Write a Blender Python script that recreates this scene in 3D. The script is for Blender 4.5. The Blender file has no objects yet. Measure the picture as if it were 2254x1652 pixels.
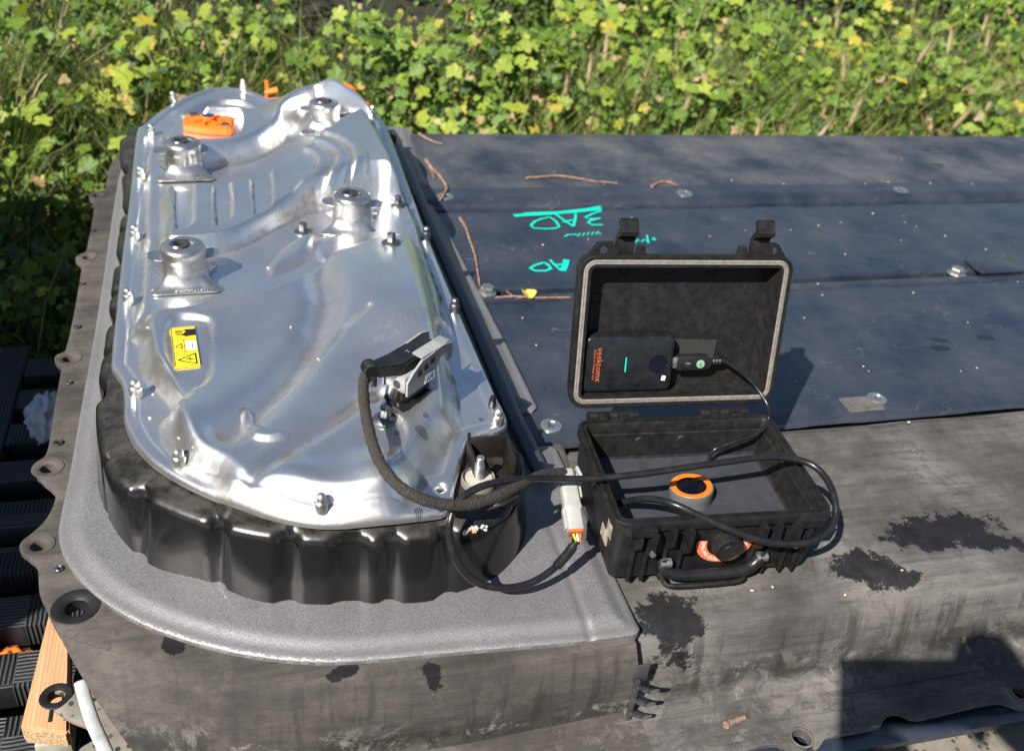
import bpy, bmesh, math, random
import numpy as np
from mathutils import Vector, Matrix
random.seed(7); rng=np.random.default_rng(7)
S=bpy.context.scene; COL=S.collection
# ------------------------------------------------------------ camera, sky, sun, exposure
XC=np.array([0.96284745,-0.06298411,0.26259816]); YC=np.array([-0.25125659,-0.56532732,0.7856686]); ZC=np.array([0.09896927,-0.82245852,-0.56014914])
FPX=2076.3; CH=0.70                      # focal length in survey units, camera height over the deck (m)
cam=bpy.data.cameras.new('camera'); camo=bpy.data.objects.new('camera',cam); COL.objects.link(camo); S.camera=camo
r=Vector((XC[0],YC[0],ZC[0])); u=-Vector((XC[1],YC[1],ZC[1])); b=-Vector((XC[2],YC[2],ZC[2]))
camo.matrix_world=Matrix(((r.x,u.x,b.x,0),(r.y,u.y,b.y,0),(r.z,u.z,b.z,CH),(0,0,0,1)))
cam.lens=FPX/2254*36; cam.sensor_width=36; cam.clip_start=.02; cam.clip_end=500
cam.dof.use_dof=True; cam.dof.focus_distance=.95; cam.dof.aperture_fstop=6.3
SUN=Vector((.199,.165,-.25)).normalized()
W=bpy.data.worlds.new('World'); S.world=W; W.use_nodes=True
sky=W.node_tree.nodes.new('ShaderNodeTexSky'); sky.sky_type='NISHITA'; sky.sun_disc=False
sky.sun_elevation=math.asin(-SUN.z); sky.sun_rotation=math.atan2(-SUN.x,-SUN.y); sky.air_density=1.0; sky.dust_density=.6; sky.ozone_density=1.6
bg=W.node_tree.nodes['Background']; bg.inputs[1].default_value=.052
W.node_tree.links.new(sky.outputs[0],bg.inputs[0])
sl=bpy.data.lights.new('sun','SUN'); sl.energy=5.0; sl.angle=math.radians(.55); sl.color=(1,.95,.87)
so=bpy.data.objects.new('sun',sl); COL.objects.link(so); so.rotation_euler=SUN.to_track_quat('-Z','Y').to_euler()
S.view_settings.view_transform='Standard'; S.view_settings.look='None'; S.view_settings.exposure=0.95; S.view_settings.gamma=1
S.render.engine='CYCLES'; S.cycles.max_bounces=6
# ------------------------------------------------------------ surveying: photo point + height -> metres
def sv(x,y,z=0.):
    d=np.array([x-1127.,y-826.,FPX]); w=np.array([d@XC,d@YC,d@ZC]); t=(z-CH)/w[2]
    return Vector((w[0]*t,w[1]*t,z))
def svp(x,y,p,n):                         # photo point on a plane (point, normal)
    d=np.array([x-1127.,y-826.,FPX]); w=Vector((d@XC,d@YC,d@ZC)); o=Vector((0,0,CH))
    return o+w*((Vector(p)-o).dot(n)/w.dot(n))
def P2(pts,z=0.): return [tuple(sv(*p[:2],z)[:2]) for p in pts]
def catmull(P,closed=False,k=8):
    P=[np.array(p,float) for p in P]; n=len(P); out=[]
    for i in range(n if closed else n-1):
        g=lambda j:P[j%n] if closed else P[min(max(j,0),n-1)]
        a,b_,c,d=g(i-1),g(i),g(i+1),g(i+2)
        for s in range(k):
            t=s/k; out.append(.5*((2*b_)+(-a+c)*t+(2*a-5*b_+4*c-d)*t*t+(-a+3*b_-3*c+d)*t**3))
    if not closed: out.append(P[-1])
    return out
def resample(P,n,closed=False):
    P=np.array(P,float)
    if closed: P=np.vstack([P,P[:1]])
    s=np.r_[0,np.cumsum(np.linalg.norm(np.diff(P,axis=0),axis=1))]
    t=np.linspace(0,s[-1],n+1)[:-1] if closed else np.linspace(0,s[-1],n)
    return np.stack([np.interp(t,s,P[:,i]) for i in range(P.shape[1])],1)
def near(P,X,Y):                          # signed distance (+ inside) and nearest point on closed polygon
    P=np.array(P,float); A=P; B=np.roll(P,-1,0); best=np.full(X.shape,1e9); NX=np.zeros_like(X); NY=np.zeros_like(X); ins=np.zeros(X.shape,bool)
    for (ax,ay),(bx,by) in zip(A,B):
        dx,dy=bx-ax,by-ay; L=dx*dx+dy*dy+1e-15
        t=np.clip(((X-ax)*dx+(Y-ay)*dy)/L,0,1); qx=ax+t*dx; qy=ay+t*dy; d=(X-qx)**2+(Y-qy)**2
        m=d<best; best=np.where(m,d,best); NX=np.where(m,qx,NX); NY=np.where(m,qy,NY)
        if dy!=0:
            c=((ay>Y)!=(by>Y))&(X<(bx-ax)*(Y-ay)/dy+ax); ins^=c
    d=np.sqrt(best); return np.where(ins,d,-d),NX,NY
def sdf(P,X,Y): return near(P,X,Y)[0]
def sstep(t): t=np.clip(t,0,1); return t*t*(3-2*t)
# ------------------------------------------------------------ materials
def nodes(name):
    m=bpy.data.materials.new(name); m.use_nodes=True; return m,m.node_tree,m.node_tree.nodes['Principled BSDF']
class N:
    def __init__(s,name):
        s.m,s.t,s.b=nodes(name); s.tc=s.t.nodes.new('ShaderNodeTexCoord'); s.o=s.tc.outputs['Object']
    def n(s,ty,**k):
        x=s.t.nodes.new('ShaderNode'+ty)
        for a,v in k.items(): setattr(x,a,v)
        return x
    def put(s,sock,v):
        if hasattr(v,'is_linked') or isinstance(v,bpy.types.NodeSocket): s.t.links.new(v,sock)
        else:
            if isinstance(v,tuple) and len(v)==3 and sock.type=='RGBA': v=(*v,1)
            sock.default_value=v
    def map(s,sc=(1,1,1),loc=(0,0,0),rot=(0,0,0),v=None):
        x=s.n('Mapping'); s.put(x.inputs[0],v or s.o); x.inputs['Scale'].default_value=sc; x.inputs['Location'].default_value=loc; x.inputs['Rotation'].default_value=rot; return x.outputs[0]
    def noise(s,scale,det=4,rough=.6,v=None,dist=0):
        x=s.n('TexNoise'); s.put(x.inputs['Vector'],v or s.o); x.inputs['Scale'].default_value=scale; x.inputs['Detail'].default_value=det; x.inputs['Roughness'].default_value=rough; x.inputs['Distortion'].default_value=dist; return x.outputs[0]
    def vor(s,scale,v=None,out='Distance'):
        x=s.n('TexVoronoi'); s.put(x.inputs['Vector'],v or s.o); x.inputs['Scale'].default_value=scale; return x.outputs[out]
    def rng(s,v,a,b_,c=0.,d=1.):
        x=s.n('MapRange'); s.put(x.inputs[0],v)
        for i,q in zip((1,2,3,4),(a,b_,c,d)): s.put(x.inputs[i],q)
        return x.outputs[0]
    def math(s,op,a,b_=0.,c=0.):
        x=s.n('Math',operation=op); s.put(x.inputs[0],a); s.put(x.inputs[1],b_)
        if op in('MULTIPLY_ADD',): s.put(x.inputs[2],c)
        return x.outputs[0]
    def mix(s,f,a,b_,mode='MIX'):
        x=s.n('Mix',data_type='RGBA',blend_type=mode); s.put(x.inputs[0],f); s.put(x.inputs[6],a); s.put(x.inputs[7],b_); return x.outputs[2]
    def bump(s,h,st=.3,dist=.001,nrm=None):
        x=s.n('Bump'); s.put(x.inputs['Height'],h); x.inputs['Strength'].default_value=st; x.inputs['Distance'].default_value=dist
        if nrm is not None: s.put(x.inputs['Normal'],nrm)
        return x.outputs[0]
    def blob(s,c,rx,ry,rot,nz,amp=.5,soft=.05):      # irregular stain: noisy ellipse in plan
        v=s.map(loc=(-c[0],-c[1],0)); v=s.map(rot=(0,0,-rot),v=v); v=s.map(sc=(1/rx,1/ry,0),v=v)
        L=s.n('VectorMath',operation='LENGTH'); s.put(L.inputs[0],v)
        d=s.math('ADD',L.outputs['Value'],s.rng(nz,.3,.7,-amp,amp)); return s.rng(d,1-soft,1+soft,1.,0.)
    def out(s,**k):
        for a,v in k.items(): s.put(s.b.inputs[{'col':'Base Color','rough':'Roughness','metal':'Metallic','nrm':'Normal','spec':'Specular IOR Level','coat':'Coat Weight','alpha':'Alpha','trans':'Transmission Weight'}[a]],v)
        return s.m
def plain(name,col,rough=.5,metal=0.,var=.25,sc=60,bump=.15,bd=.0004,spec=.5,grit=None):
    q=N(name); n=q.noise(sc,5); dark=tuple(c*(1-var) for c in col); lite=tuple(min(1,c*(1+var)) for c in col)
    c=q.mix(q.rng(n,.3,.7),dark,lite)
    if grit: c=q.mix(q.math('MULTIPLY',q.rng(q.noise(sc*.25,6,.7),.5,.75),grit[3]),c,grit[:3])
    return q.out(col=c,rough=q.rng(n,.3,.7,max(.02,rough-.08),min(1,rough+.08)),metal=metal,nrm=q.bump(q.noise(sc*8,3),bump,bd),spec=spec)
# ------------------------------------------------------------ objects
def link(name,me,mat,parent=None,loc=None):
    o=bpy.data.objects.new(name,me); COL.objects.link(o)
    if mat and not me.materials:
        for mm in (mat if isinstance(mat,(list,tuple)) else [mat]): me.materials.append(mm)
    if parent is not None: o.parent=parent
    if loc is not None: o.location=loc
    return o
def smooth(me,ang=40):
    me.polygons.foreach_set('use_smooth',[True]*len(me.polygons))
    try: me.set_sharp_from_angle(angle=math.radians(ang))
    except Exception: pass
def mesh(name,V,F,mat,parent=None,sm=40,mi=None):
    me=bpy.data.meshes.new(name); me.from_pydata([tuple(v) for v in V],[],[tuple(f) for f in F])
    if mi is not None: me.polygons.foreach_set('material_index',mi)
    me.update()
    if sm: smooth(me,sm)
    return link(name,me,mat,parent)
def frombm(name,bm,mat,parent=None,sm=40,recalc=True):
    if recalc: bmesh.ops.recalc_face_normals(bm,faces=bm.faces)
    me=bpy.data.meshes.new(name); bm.to_mesh(me); bm.free()
    if sm: smooth(me,sm)
    return link(name,me,mat,parent)
def thing(name,label,cat,loc=(0,0,0),group=None):
    o=bpy.data.objects.new(name,None); COL.objects.link(o); o.location=loc; o.empty_display_size=.02
    return tag(o,label,cat,group)
def tag(o,label=None,cat=None,group=None,kind=None):
    if label: o['label']=label
    if cat: o['category']=cat
    if group: o['group']=group
    if kind: o['kind']=kind
    return o
def box(bm,c,s,M=None,bev=0,seg=2):
    g=bmesh.ops.create_cube(bm,size=1); vs=g['verts']
    for v in vs: v.co=Vector((v.co.x*s[0]+c[0],v.co.y*s[1]+c[1],v.co.z*s[2]+c[2]))
    if bev:
        es=list({e for v in vs for e in v.link_edges}); r_=bmesh.ops.bevel(bm,geom=es,offset=bev,segments=seg,affect='EDGES',profile=.5); vs=list({v for f in r_['faces'] for v in f.verts}|{v for v in vs if v.is_valid})
        # collect the connected shell
        st=[vs[0]]; seen={vs[0]}
        while st:
            a=st.pop()
            for e in a.link_edges:
                o=e.other_vert(a)
                if o not in seen: seen.add(o); st.append(o)
        vs=list(seen)
    if M is not None: bmesh.ops.transform(bm,matrix=M,verts=vs)
    return vs
def lathe(bm,prof,M=None,n=24,cap=True,fx=None):
    rings=[]; vs=[]
    for r_,z in prof:
        rr=[]
        for i in range(n):
            a=2*math.pi*i/n; k=fx(a,z) if fx else 1
            p=Vector((r_*k*math.cos(a),r_*k*math.sin(a),z)); v=bm.verts.new(M@p if M else p); rr.append(v)
        rings.append(rr); vs+=rr
    for A,B in zip(rings,rings[1:]):
        for i in range(n): bm.faces.new((A[i],A[(i+1)%n],B[(i+1)%n],B[i]))
    if cap:
        for R in (rings[0],rings[-1]):
            try: bm.faces.new(R)
            except ValueError: pass
    return vs
def tube(bm,pts,rad,n=10,cap=True,flat=1.,up=None):
    P=[Vector(p) for p in pts]; rings=[]; prev=None
    for i,p in enumerate(P):
        t=(P[min(i+1,len(P)-1)]-P[max(i-1,0)]).normalized()
        if prev is None:
            a=(up or Vector((0,0,1))); a=a-t*a.dot(t)
            if a.length<1e-4: a=Vector((1,0,0))-t*t.x
            a.normalize()
        else: a=(prev-t*prev.dot(t)).normalized()
        prev=a; b_=t.cross(a); rr=rad[i] if hasattr(rad,'__len__') else rad
        rings.append([bm.verts.new(p+(a*math.cos(k*2*math.pi/n)*flat+b_*math.sin(k*2*math.pi/n))*rr) for k in range(n)])
    for A,B in zip(rings,rings[1:]):
        for k in range(n): bm.faces.new((A[k],A[(k+1)%n],B[(k+1)%n],B[k]))
    if cap: bm.faces.new(rings[0][::-1]); bm.faces.new(rings[-1])
def prism(bm,poly,z0,z1,M=None):
    A=[bm.verts.new((*p[:2],z0)) for p in poly]; B=[bm.verts.new((*p[:2],z1)) for p in poly]; n=len(poly)
    bm.faces.new(A[::-1]); bm.faces.new(B)
    for i in range(n): bm.faces.new((A[i],A[(i+1)%n],B[(i+1)%n],B[i]))
    if M is not None: bmesh.ops.transform(bm,matrix=M,verts=A+B)
    return A+B
def rrect(w,d,r_,k=5,inset=0.):
    x0,y0,x1,y1=inset,inset,w-inset,d-inset; rr=max(r_-inset,.0015); out=[]
    for cx,cy,a0 in ((x1-rr,y1-rr,0),(x0+rr,y1-rr,90),(x0+rr,y0+rr,180),(x1-rr,y0+rr,270)):
        for i in range(k+1):
            a=math.radians(a0+90*i/k); out.append((cx+rr*math.cos(a),cy+rr*math.sin(a)))
    return out
def rings(bm,loops,cap0=True,cap1=True,M=None):
    R=[[bm.verts.new(M@Vector(p) if M else Vector(p)) for p in L] for L in loops]; n=len(R[0])
    for A,B in zip(R,R[1:]):
        for i in range(n): bm.faces.new((A[i],A[(i+1)%n],B[(i+1)%n],B[i]))
    if cap0: bm.faces.new(R[0][::-1])
    if cap1: bm.faces.new(R[-1])
def field(name,outline,res,hf,mat,parent=None,holes=(),thick=.004,sm=50,lip=0.):
    """sheet over a plan outline: fine grid whose border vertices are moved onto the outline; edges folded down"""
    O=np.array(outline,float); x0,y0=O.min(0)-res; x1,y1=O.max(0)+res
    xs=np.arange(x0,x1+res,res); ys=np.arange(y0,y1+res,res); X,Y=np.meshgrid(xs,ys)
    X=X.copy();Y=Y.copy()
    D,NX,NY=near(O,X,Y)
    for h in holes:
        d,nx,ny=near(h,X,Y); d=-d; m=d<D; D=np.where(m,d,D); NX=np.where(m,nx,NX); NY=np.where(m,ny,NY)
    ins=D>res*.25
    q=ins[:-1,:-1]|ins[1:,:-1]|ins[:-1,1:]|ins[1:,1:]
    mv=~ins; X2=np.where(mv,NX,X); Y2=np.where(mv,NY,Y); Dm=np.where(mv,0,D)
    Z=hf(X2,Y2,Dm); ny_,nx_=X.shape; idx=np.arange(ny_*nx_).reshape(ny_,nx_)
    F=np.stack([idx[:-1,:-1],idx[:-1,1:],idx[1:,1:],idx[1:,:-1]],-1)[q]
    used=np.unique(F); rm=-np.ones(ny_*nx_,int); rm[used]=np.arange(len(used)); F=rm[F]
    V=np.stack([X2.ravel(),Y2.ravel(),Z.ravel()],1)[used]
    if thick:
        E={}
        for f in F:
            for a,b_ in ((f[0],f[1]),(f[1],f[2]),(f[2],f[3]),(f[3],f[0])):
                if (b_,a) in E: del E[(b_,a)]
                else: E[(a,b_)]=1
        bv={}; V=list(map(tuple,V)); F=[tuple(f) for f in F]
        for a,b_ in list(E):
            for k in (a,b_):
                if k not in bv: bv[k]=len(V); p=V[k]; V.append((p[0],p[1],p[2]-thick))
        for a,b_ in E: F.append((b_,a,bv[a],bv[b_]))
    me=bpy.data.meshes.new(name); me.from_pydata([tuple(map(float,v)) for v in V],[],[tuple(map(int,f)) for f in F]); me.update()
    bm=bmesh.new(); bm.from_mesh(me); bmesh.ops.remove_doubles(bm,verts=bm.verts,dist=res*.02); bmesh.ops.dissolve_degenerate(bm,edges=bm.edges,dist=1e-6); bm.to_mesh(me); bm.free()
    smooth(me,sm); return link(name,me,mat,parent)
def circ(c,r_,n=20,ry=None): return [(c[0]+r_*math.cos(2*math.pi*i/n),c[1]+(ry or r_)*math.sin(2*math.pi*i/n)) for i in range(n)]
def ribbon(name,strokes,mat,parent,z,w=.0012):
    bm=bmesh.new()
    for st in strokes:
        ww=w
        if isinstance(st[0],(int,float)): ww=st[0]; st=st[1]
        P=[Vector((p[0],p[1],p[2] if len(p)>2 else z)) for p in st]
        L=[];R=[]
        for i,p in enumerate(P):
            t=(P[min(i+1,len(P)-1)]-P[max(i-1,0)]); t.z=0; t.normalize(); nrm=Vector((-t.y,t.x,0))*ww/2
            L.append(bm.verts.new(p+nrm)); R.append(bm.verts.new(p-nrm))
        for i in range(len(P)-1): bm.faces.new((L[i],R[i],R[i+1],L[i+1]))
    return frombm(name,bm,mat,parent,sm=0)
def text(name,body,size,M,mat,parent=None,ext=.00015):
    c=bpy.data.curves.new(name,'FONT'); c.body=body; c.size=size; c.extrude=ext; c.resolution_u=2; c.align_x='CENTER'; c.align_y='CENTER'
    o=bpy.data.objects.new('tmp',c); COL.objects.link(o); dg=bpy.context.evaluated_depsgraph_get(); me=bpy.data.meshes.new_from_object(o.evaluated_get(dg)); bpy.data.objects.remove(o)
    me.name=name; me.transform(M); me.materials.clear(); return link(name,me,mat,parent)
def frame(o,x,y,z): return Matrix(((x.x,y.x,z.x,o.x),(x.y,y.y,z.y,o.y),(x.z,y.z,z.z,o.z),(0,0,0,1)))
def T(x,y,z): return Matrix.Translation((x,y,z))
# ------------------------------------------------------------ material set
def pack_paint(dc=(.150,.140,.131)):                         # black e-coat under a film of road dust, dried puddles, wet oily patches
    q=N('dusty_black_coat'); n1=q.noise(9,6,.65); n2=q.noise(60,5,.6); n3=q.noise(28,4,.7,dist=1.5); n4=q.noise(3.2,3,.6)
    streak=q.noise(1,5,.7,v=q.map(sc=(5,45,45)))          # wipe marks running along the pack
    dust=q.math('ADD',q.math('MULTIPLY',n1,.65),q.math('MULTIPLY',streak,.45))
    dust=q.rng(dust,.36,.66,.25,1.)
    big=q.noise(4.5,5,.6,dist=.8); dust=q.math('MULTIPLY',dust,q.rng(big,.40,.58,.55,1.)); c=q.mix(dust,(.012,.012,.013),dc); fs=q.noise(1,6,.75,v=q.map(sc=(12,130,130),rot=(0,0,.12))); c=q.mix(q.rng(fs,.50,.62,0,.45),c,(.035,.033,.033))
    c=q.mix(q.math('MULTIPLY',q.math('MULTIPLY',q.rng(n3,.56,.575),q.rng(n3,.575,.62,1,0)),q.rng(n1,.42,.6,.1,.75)),c,(.04,.037,.034)); c=q.mix(q.rng(n3,.58,.60,0,.30),c,(.07,.064,.058))                 # dried puddle outlines
    c=q.mix(q.math('MULTIPLY',q.rng(q.noise(16,7,.75),.52,.68),.30),c,(.17,.155,.135))
    # dirt runs and mineral bloom on the steep near skirt
    geo=q.n('NewGeometry'); sp=q.n('SeparateXYZ'); q.put(sp.inputs[0],geo.outputs['Normal']); steep=q.rng(sp.outputs['Z'],.25,.75,1.,0.)
    run=q.noise(1,5,.65,v=q.map(sc=(70,4,7)),dist=.3); run=q.math('MULTIPLY',q.rng(run,.52,.62),steep)
    c=q.mix(q.math('MULTIPLY',run,.6),c,(.03,.029,.028))
    po=q.n('SeparateXYZ'); q.put(po.inputs[0],q.o); foot=q.math('MULTIPLY',q.rng(po.outputs['Z'],-.108,-.085,0,1),q.rng(po.outputs['Z'],-.075,-.05,1,0))
    bl=q.math('MULTIPLY',foot,q.rng(q.noise(22,7,.75,dist=1),.52,.60)); c=q.mix(q.math('MULTIPLY',bl,.5),c,(.36,.34,.31))
    c=q.mix(q.math('MULTIPLY',foot,q.rng(q.noise(11,6,.7),.46,.56,0,.75)),c,(.02,.02,.02))
    # wet stains
    nz=q.noise(45,8,.75); wet=None
    for (x,y),rx,ry,ro in (((2070,1170),.075,.022,.02),((2170,1190),.05,.012,-.3),((1915,1250),.036,.020,-.2),((1990,1272),.026,.010,0),((1470,1345),.032,.022,-.3),((1500,1365),.03,.012,.2)):
        p=sv(x,y,-.004); m=q.blob(p,rx*1.05,ry*1.1,ro,nz,.62,.07); wet=m if wet is None else q.math('MAXIMUM',wet,m)
    ls=None
    for (x,y),z,rx,ry in (((385,1435),-.02,.010,.013),((760,1520),-.035,.018,.007),((810,1470),-.02,.014,.006),((945,1560),-.06,.008,.01)):
        p=sv(x,y,z); m=q.blob(p,rx,ry,.3,nz,.6,.05); wet=q.math('MAXIMUM',wet,m)
    c=q.mix(q.math('MULTIPLY',wet,q.rng(q.noise(70,6,.7),.3,.7,1.,.86)),c,(.010,.010,.012))
    fl=q.rng(q.vor(420),.0,.09,.5,0.); c=q.mix(q.math('MULTIPLY',fl,q.rng(n2,.5,.7)),c,(.5,.48,.45))
    rough=q.math('SUBTRACT',q.rng(dust,0,1,.55,.75),q.math('MULTIPLY',wet,.15))
    return q.out(col=c,rough=rough,nrm=q.bump(q.math('ADD',q.noise(500,3),q.math('MULTIPLY',n2,.6)),.3,.0005),spec=.16)
def blue_plate(dc=(.060,.063,.073),dm=.6,rg=.24):                         # cleaner, smoother black coat mirroring the sky; reflected blue also tinted into base
    q=N('satin_black_coat'); n1=q.noise(7,6,.65); n2=q.noise(90,4); st=q.noise(1,4,.6,v=q.map(sc=(9,3,9),rot=(0,0,.5)))
    d=q.rng(q.math('ADD',q.math('MULTIPLY',n1,.7),q.math('MULTIPLY',st,.3)),.40,.64,0,dm)
    c=q.mix(d,(.013,.0185,.032),dc); fl=q.rng(q.vor(300),0,.06,.5,0.)
    c=q.mix(q.math('MULTIPLY',fl,q.rng(n2,.5,.7)),c,(.4,.39,.37))
    sc=q.rng(q.math('ABSOLUTE',q.math('SUBTRACT',q.noise(5,2,v=q.map(sc=(1,3,1),rot=(0,0,.8))),.5)),0,.0025,.35,0.)
    c=q.mix(sc,c,(.16,.16,.16))
    p1=None; nz=q.noise(60,4)
    for (x,y) in ((2068,748),(2170,742),(2068,766),(2062,370),(2035,336)):
        m=q.blob(sv(x,y,-.006),.016,.008,-.2,nz,.3,.06); p1=m if p1 is None else q.math('MAXIMUM',p1,m)
    c=q.mix(q.math('MULTIPLY',p1,.85),c,(.006,.006,.008))
    return q.out(col=c,rough=q.rng(n1,.3,.7,rg,rg+.13),nrm=q.bump(q.noise(350,3),.15,.0003),spec=1.0)
def grey_frame():
    q=N('sparkle_grey_casting'); n=q.noise(1000,3,.7); v=q.noise(9,6,.7)
    c=q.mix(q.rng(n,.35,.68),(.13,.127,.133),(.36,.35,.362)); c=q.mix(q.rng(v,.42,.7,0,.5),c,(.15,.135,.125)); c=q.mix(q.rng(q.noise(50,6,.8),.58,.7,0,.35),c,(.10,.09,.08))
    c=q.mix(q.rng(q.vor(110),0,.045,.6,0),c,(.05,.045,.04))
    return q.out(col=c,rough=q.rng(n,.3,.7,.52,.34),metal=.45,nrm=q.bump(q.noise(650,4,.7),.5,.0006),spec=.5)
def cover_metal():
    q=N('aluminised_steel'); n=q.noise(8,6,.65); br=q.noise(1,5,.7,v=q.map(sc=(500,12,500),rot=(0,0,.55))); f=q.noise(900,2)
    c=q.mix(q.rng(n,.3,.7),(.80,.80,.80),(.94,.935,.925)); c=q.mix(q.rng(br,.35,.62,0,.24),c,(.55,.56,.58)); c=q.mix(q.rng(q.noise(3.5,6,.7),.5,.7,0,.18),c,(.50,.50,.51))
    dirt=q.rng(q.noise(26,7,.75,dist=.6),.60,.76,0,.4); c=q.mix(dirt,c,(.33,.29,.25))
    at=q.n('Attribute',attribute_name='settled_dirt'); gm=q.math('MULTIPLY',at.outputs['Fac'],q.rng(q.noise(30,6,.7),.4,.62,.1,.9)); dirt=q.math('ADD',dirt,q.math('MULTIPLY',gm,.8)); c=q.mix(q.math('MULTIPLY',gm,.85),c,(.26,.22,.17)); scr=None
    for ro,se in ((.6,0),(1.9,3),(2.7,7)):
        x_=q.noise(1,2,.5,v=q.map(sc=(900,7,900),rot=(0,0,ro),loc=(se,se,0))); x_=q.rng(x_,.70,.74,0,1); scr=x_ if scr is None else q.math('MAXIMUM',scr,x_)
    c=q.mix(q.math('MULTIPLY',scr,q.rng(q.noise(12,3),.45,.6,0,.5)),c,(.95,.95,.97))     # grime in the creases
    nz=q.noise(70,4); sc_=None                                                                             # finger and rub marks
    for (x,y),rx,ry,ro in (((895,705),.034,.012,.15),((850,735),.03,.007,.2),((950,690),.02,.012,.4)):
        m=q.blob(sv(x,y,.145),rx,ry,ro,q.noise(120,5,.8),.7,.3); sc_=m if sc_ is None else q.math('MAXIMUM',sc_,m)
    c=q.mix(q.math('MULTIPLY',sc_,q.rng(q.noise(1,3,.7,v=q.map(sc=(600,40,600),rot=(0,0,1.1))),.35,.65,.1,.5)),c,(.25,.25,.26)); fp=None
    for (x,y),rx in (((822,862),.006),((928,931),.006),((938,903),.003),((875,940),.003),((1043,912),.005),((1035,935),.004),((1025,955),.005),((1065,860),.003),((925,1063),.005),((1000,1043),.006)):
        m=q.blob(sv(x,y,.13),rx,rx*1.1,.2,nz,.25,.1); fp=m if fp is None else q.math('MAXIMUM',fp,m)
    wv=q.n('TexWave'); q.put(wv.inputs[0],q.o); wv.inputs['Scale'].default_value=160; fp=q.math('MULTIPLY',fp,q.rng(wv.outputs[1],.3,.6,.25,.8)); c=q.mix(fp,c,(.17,.15,.13))
    rg=q.math('ADD',q.math('ADD',q.rng(n,.3,.7,.24,.31),q.rng(br,.3,.7,0,.06)),q.math('MULTIPLY',q.math('ADD',dirt,q.math('MULTIPLY',sc_,.3)),.30))
    return q.out(col=c,rough=rg,metal=.94,nrm=q.bump(q.math('ADD',q.math('MULTIPLY',br,.4),q.math('ADD',q.noise(30,3),f)),.10,.0006))
M=dict(pack=pack_paint(),skirt=pack_paint((.108,.097,.086)),blue=blue_plate(),far=blue_plate((.085,.083,.086),1.0,.40),grey=grey_frame(),cover=cover_metal(),
 tub=None,tub0=plain('gloss_black_tub',(.009,.009,.009),.18,var=.5,sc=20,bump=.08,spec=.6,grit=(.10,.085,.065,.12)),
 plastic=plain('black_case_plastic',(.011,.0108,.0105),.46,var=.35,sc=90,bump=.35,bd=.0006,spec=.3,grit=(.04,.035,.03,.25)),
 case_floor=plain('grey_panel_plastic',(.036,.038,.044),.5,var=.12,sc=60,bump=.2),
 gasket=plain('dusty_gasket',(.17,.15,.135),.7,var=.25,sc=200,bump=.5),
 rubber=plain('black_cable_rubber',(.012,.012,.013),.3,var=.3,sc=80,bump=.1),
 ecoat=plain('bracket_steel',(.56,.55,.54),.30,.92,var=.14,sc=50,bump=.1,grit=(.2,.17,.14,.4)),
 steel=plain('zinc_steel',(.55,.56,.53),.32,.9,var=.15,sc=120),
 dark_steel=plain('dark_bolt_steel',(.20,.20,.21),.32,.9,var=.2,sc=150),
 greyp=plain('grey_connector_plastic',(.30,.30,.285),.45,var=.08,sc=90), greyd=plain('grey_lever_plastic',(.23,.232,.232),.42,var=.08,sc=90),
 orange=plain('orange_plastic',(.85,.16,.012),.42,var=.08,sc=70), white=plain('white_plastic',(.7,.7,.68),.5,var=.06), dark=plain('matt_black',(.006,.006,.007),.6,var=.2),
 glass=plain('dark_lens',(.004,.005,.012),.06,var=.1,spec=.7,bump=0), yellow=plain('yellow_label',(.86,.60,.02),.38,var=.05,bump=.05), black_ink=plain('black_ink',(.008,.008,.008),.5,var=.1), white_ink=plain('white_ink',(.75,.76,.78),.45,var=.04),
 teal=plain('teal_marker',(.0,.56,.42),.45,var=.08), orange_ink=plain('orange_ink',(.45,.10,.03),.5,var=.1), sticker=plain('orange_sticker',(.62,.15,.06),.5,var=.08), pale_ink=plain('pale_emboss',(.5,.49,.47),.4,.6,var=.1),
 twig=plain('twig_bark',(.24,.15,.105),.85,var=.5,sc=120,bump=.8,bd=.001,grit=(.10,.07,.055,.7)), seed=plain('seed_husk',(.55,.42,.28),.7,var=.3,sc=300), leafd=plain('dry_yellow_leaf',(.55,.40,.08),.6,var=.2,sc=150),
 moss=plain('pale_crust',(.42,.45,.40),.9,var=.2,sc=300,bump=.8), rust=plain('orange_rust',(.45,.22,.07),.9,var=.3,sc=300,bump=.8), cloth=plain('orange_cloth',(.80,.20,.02),.8,var=.15,sc=20,bump=.4), bag=plain('white_film',(.6,.62,.66),.4,var=.1,sc=20,bump=.4),
 sky_cloth=plain('navy_cloth',(.02,.025,.05),.8), skin=plain('skin',(.45,.27,.19),.55,var=.06,sc=30), denim=plain('denim',(.05,.07,.12),.85), hair=plain('hair',(.03,.02,.015),.6), green=plain('green_paint',(.0,.42,.13),.5,var=.05))
def braid():
    q=N('braided_sleeve'); v=q.vor(650); n=q.noise(420,3); c=q.mix(q.rng(v,.1,.6),(.006,.005,.004),(.038,.032,.026))
    return q.out(col=c,rough=.85,nrm=q.bump(q.math('ADD',v,n),.9,.0012))
M['braid']=braid()
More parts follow.
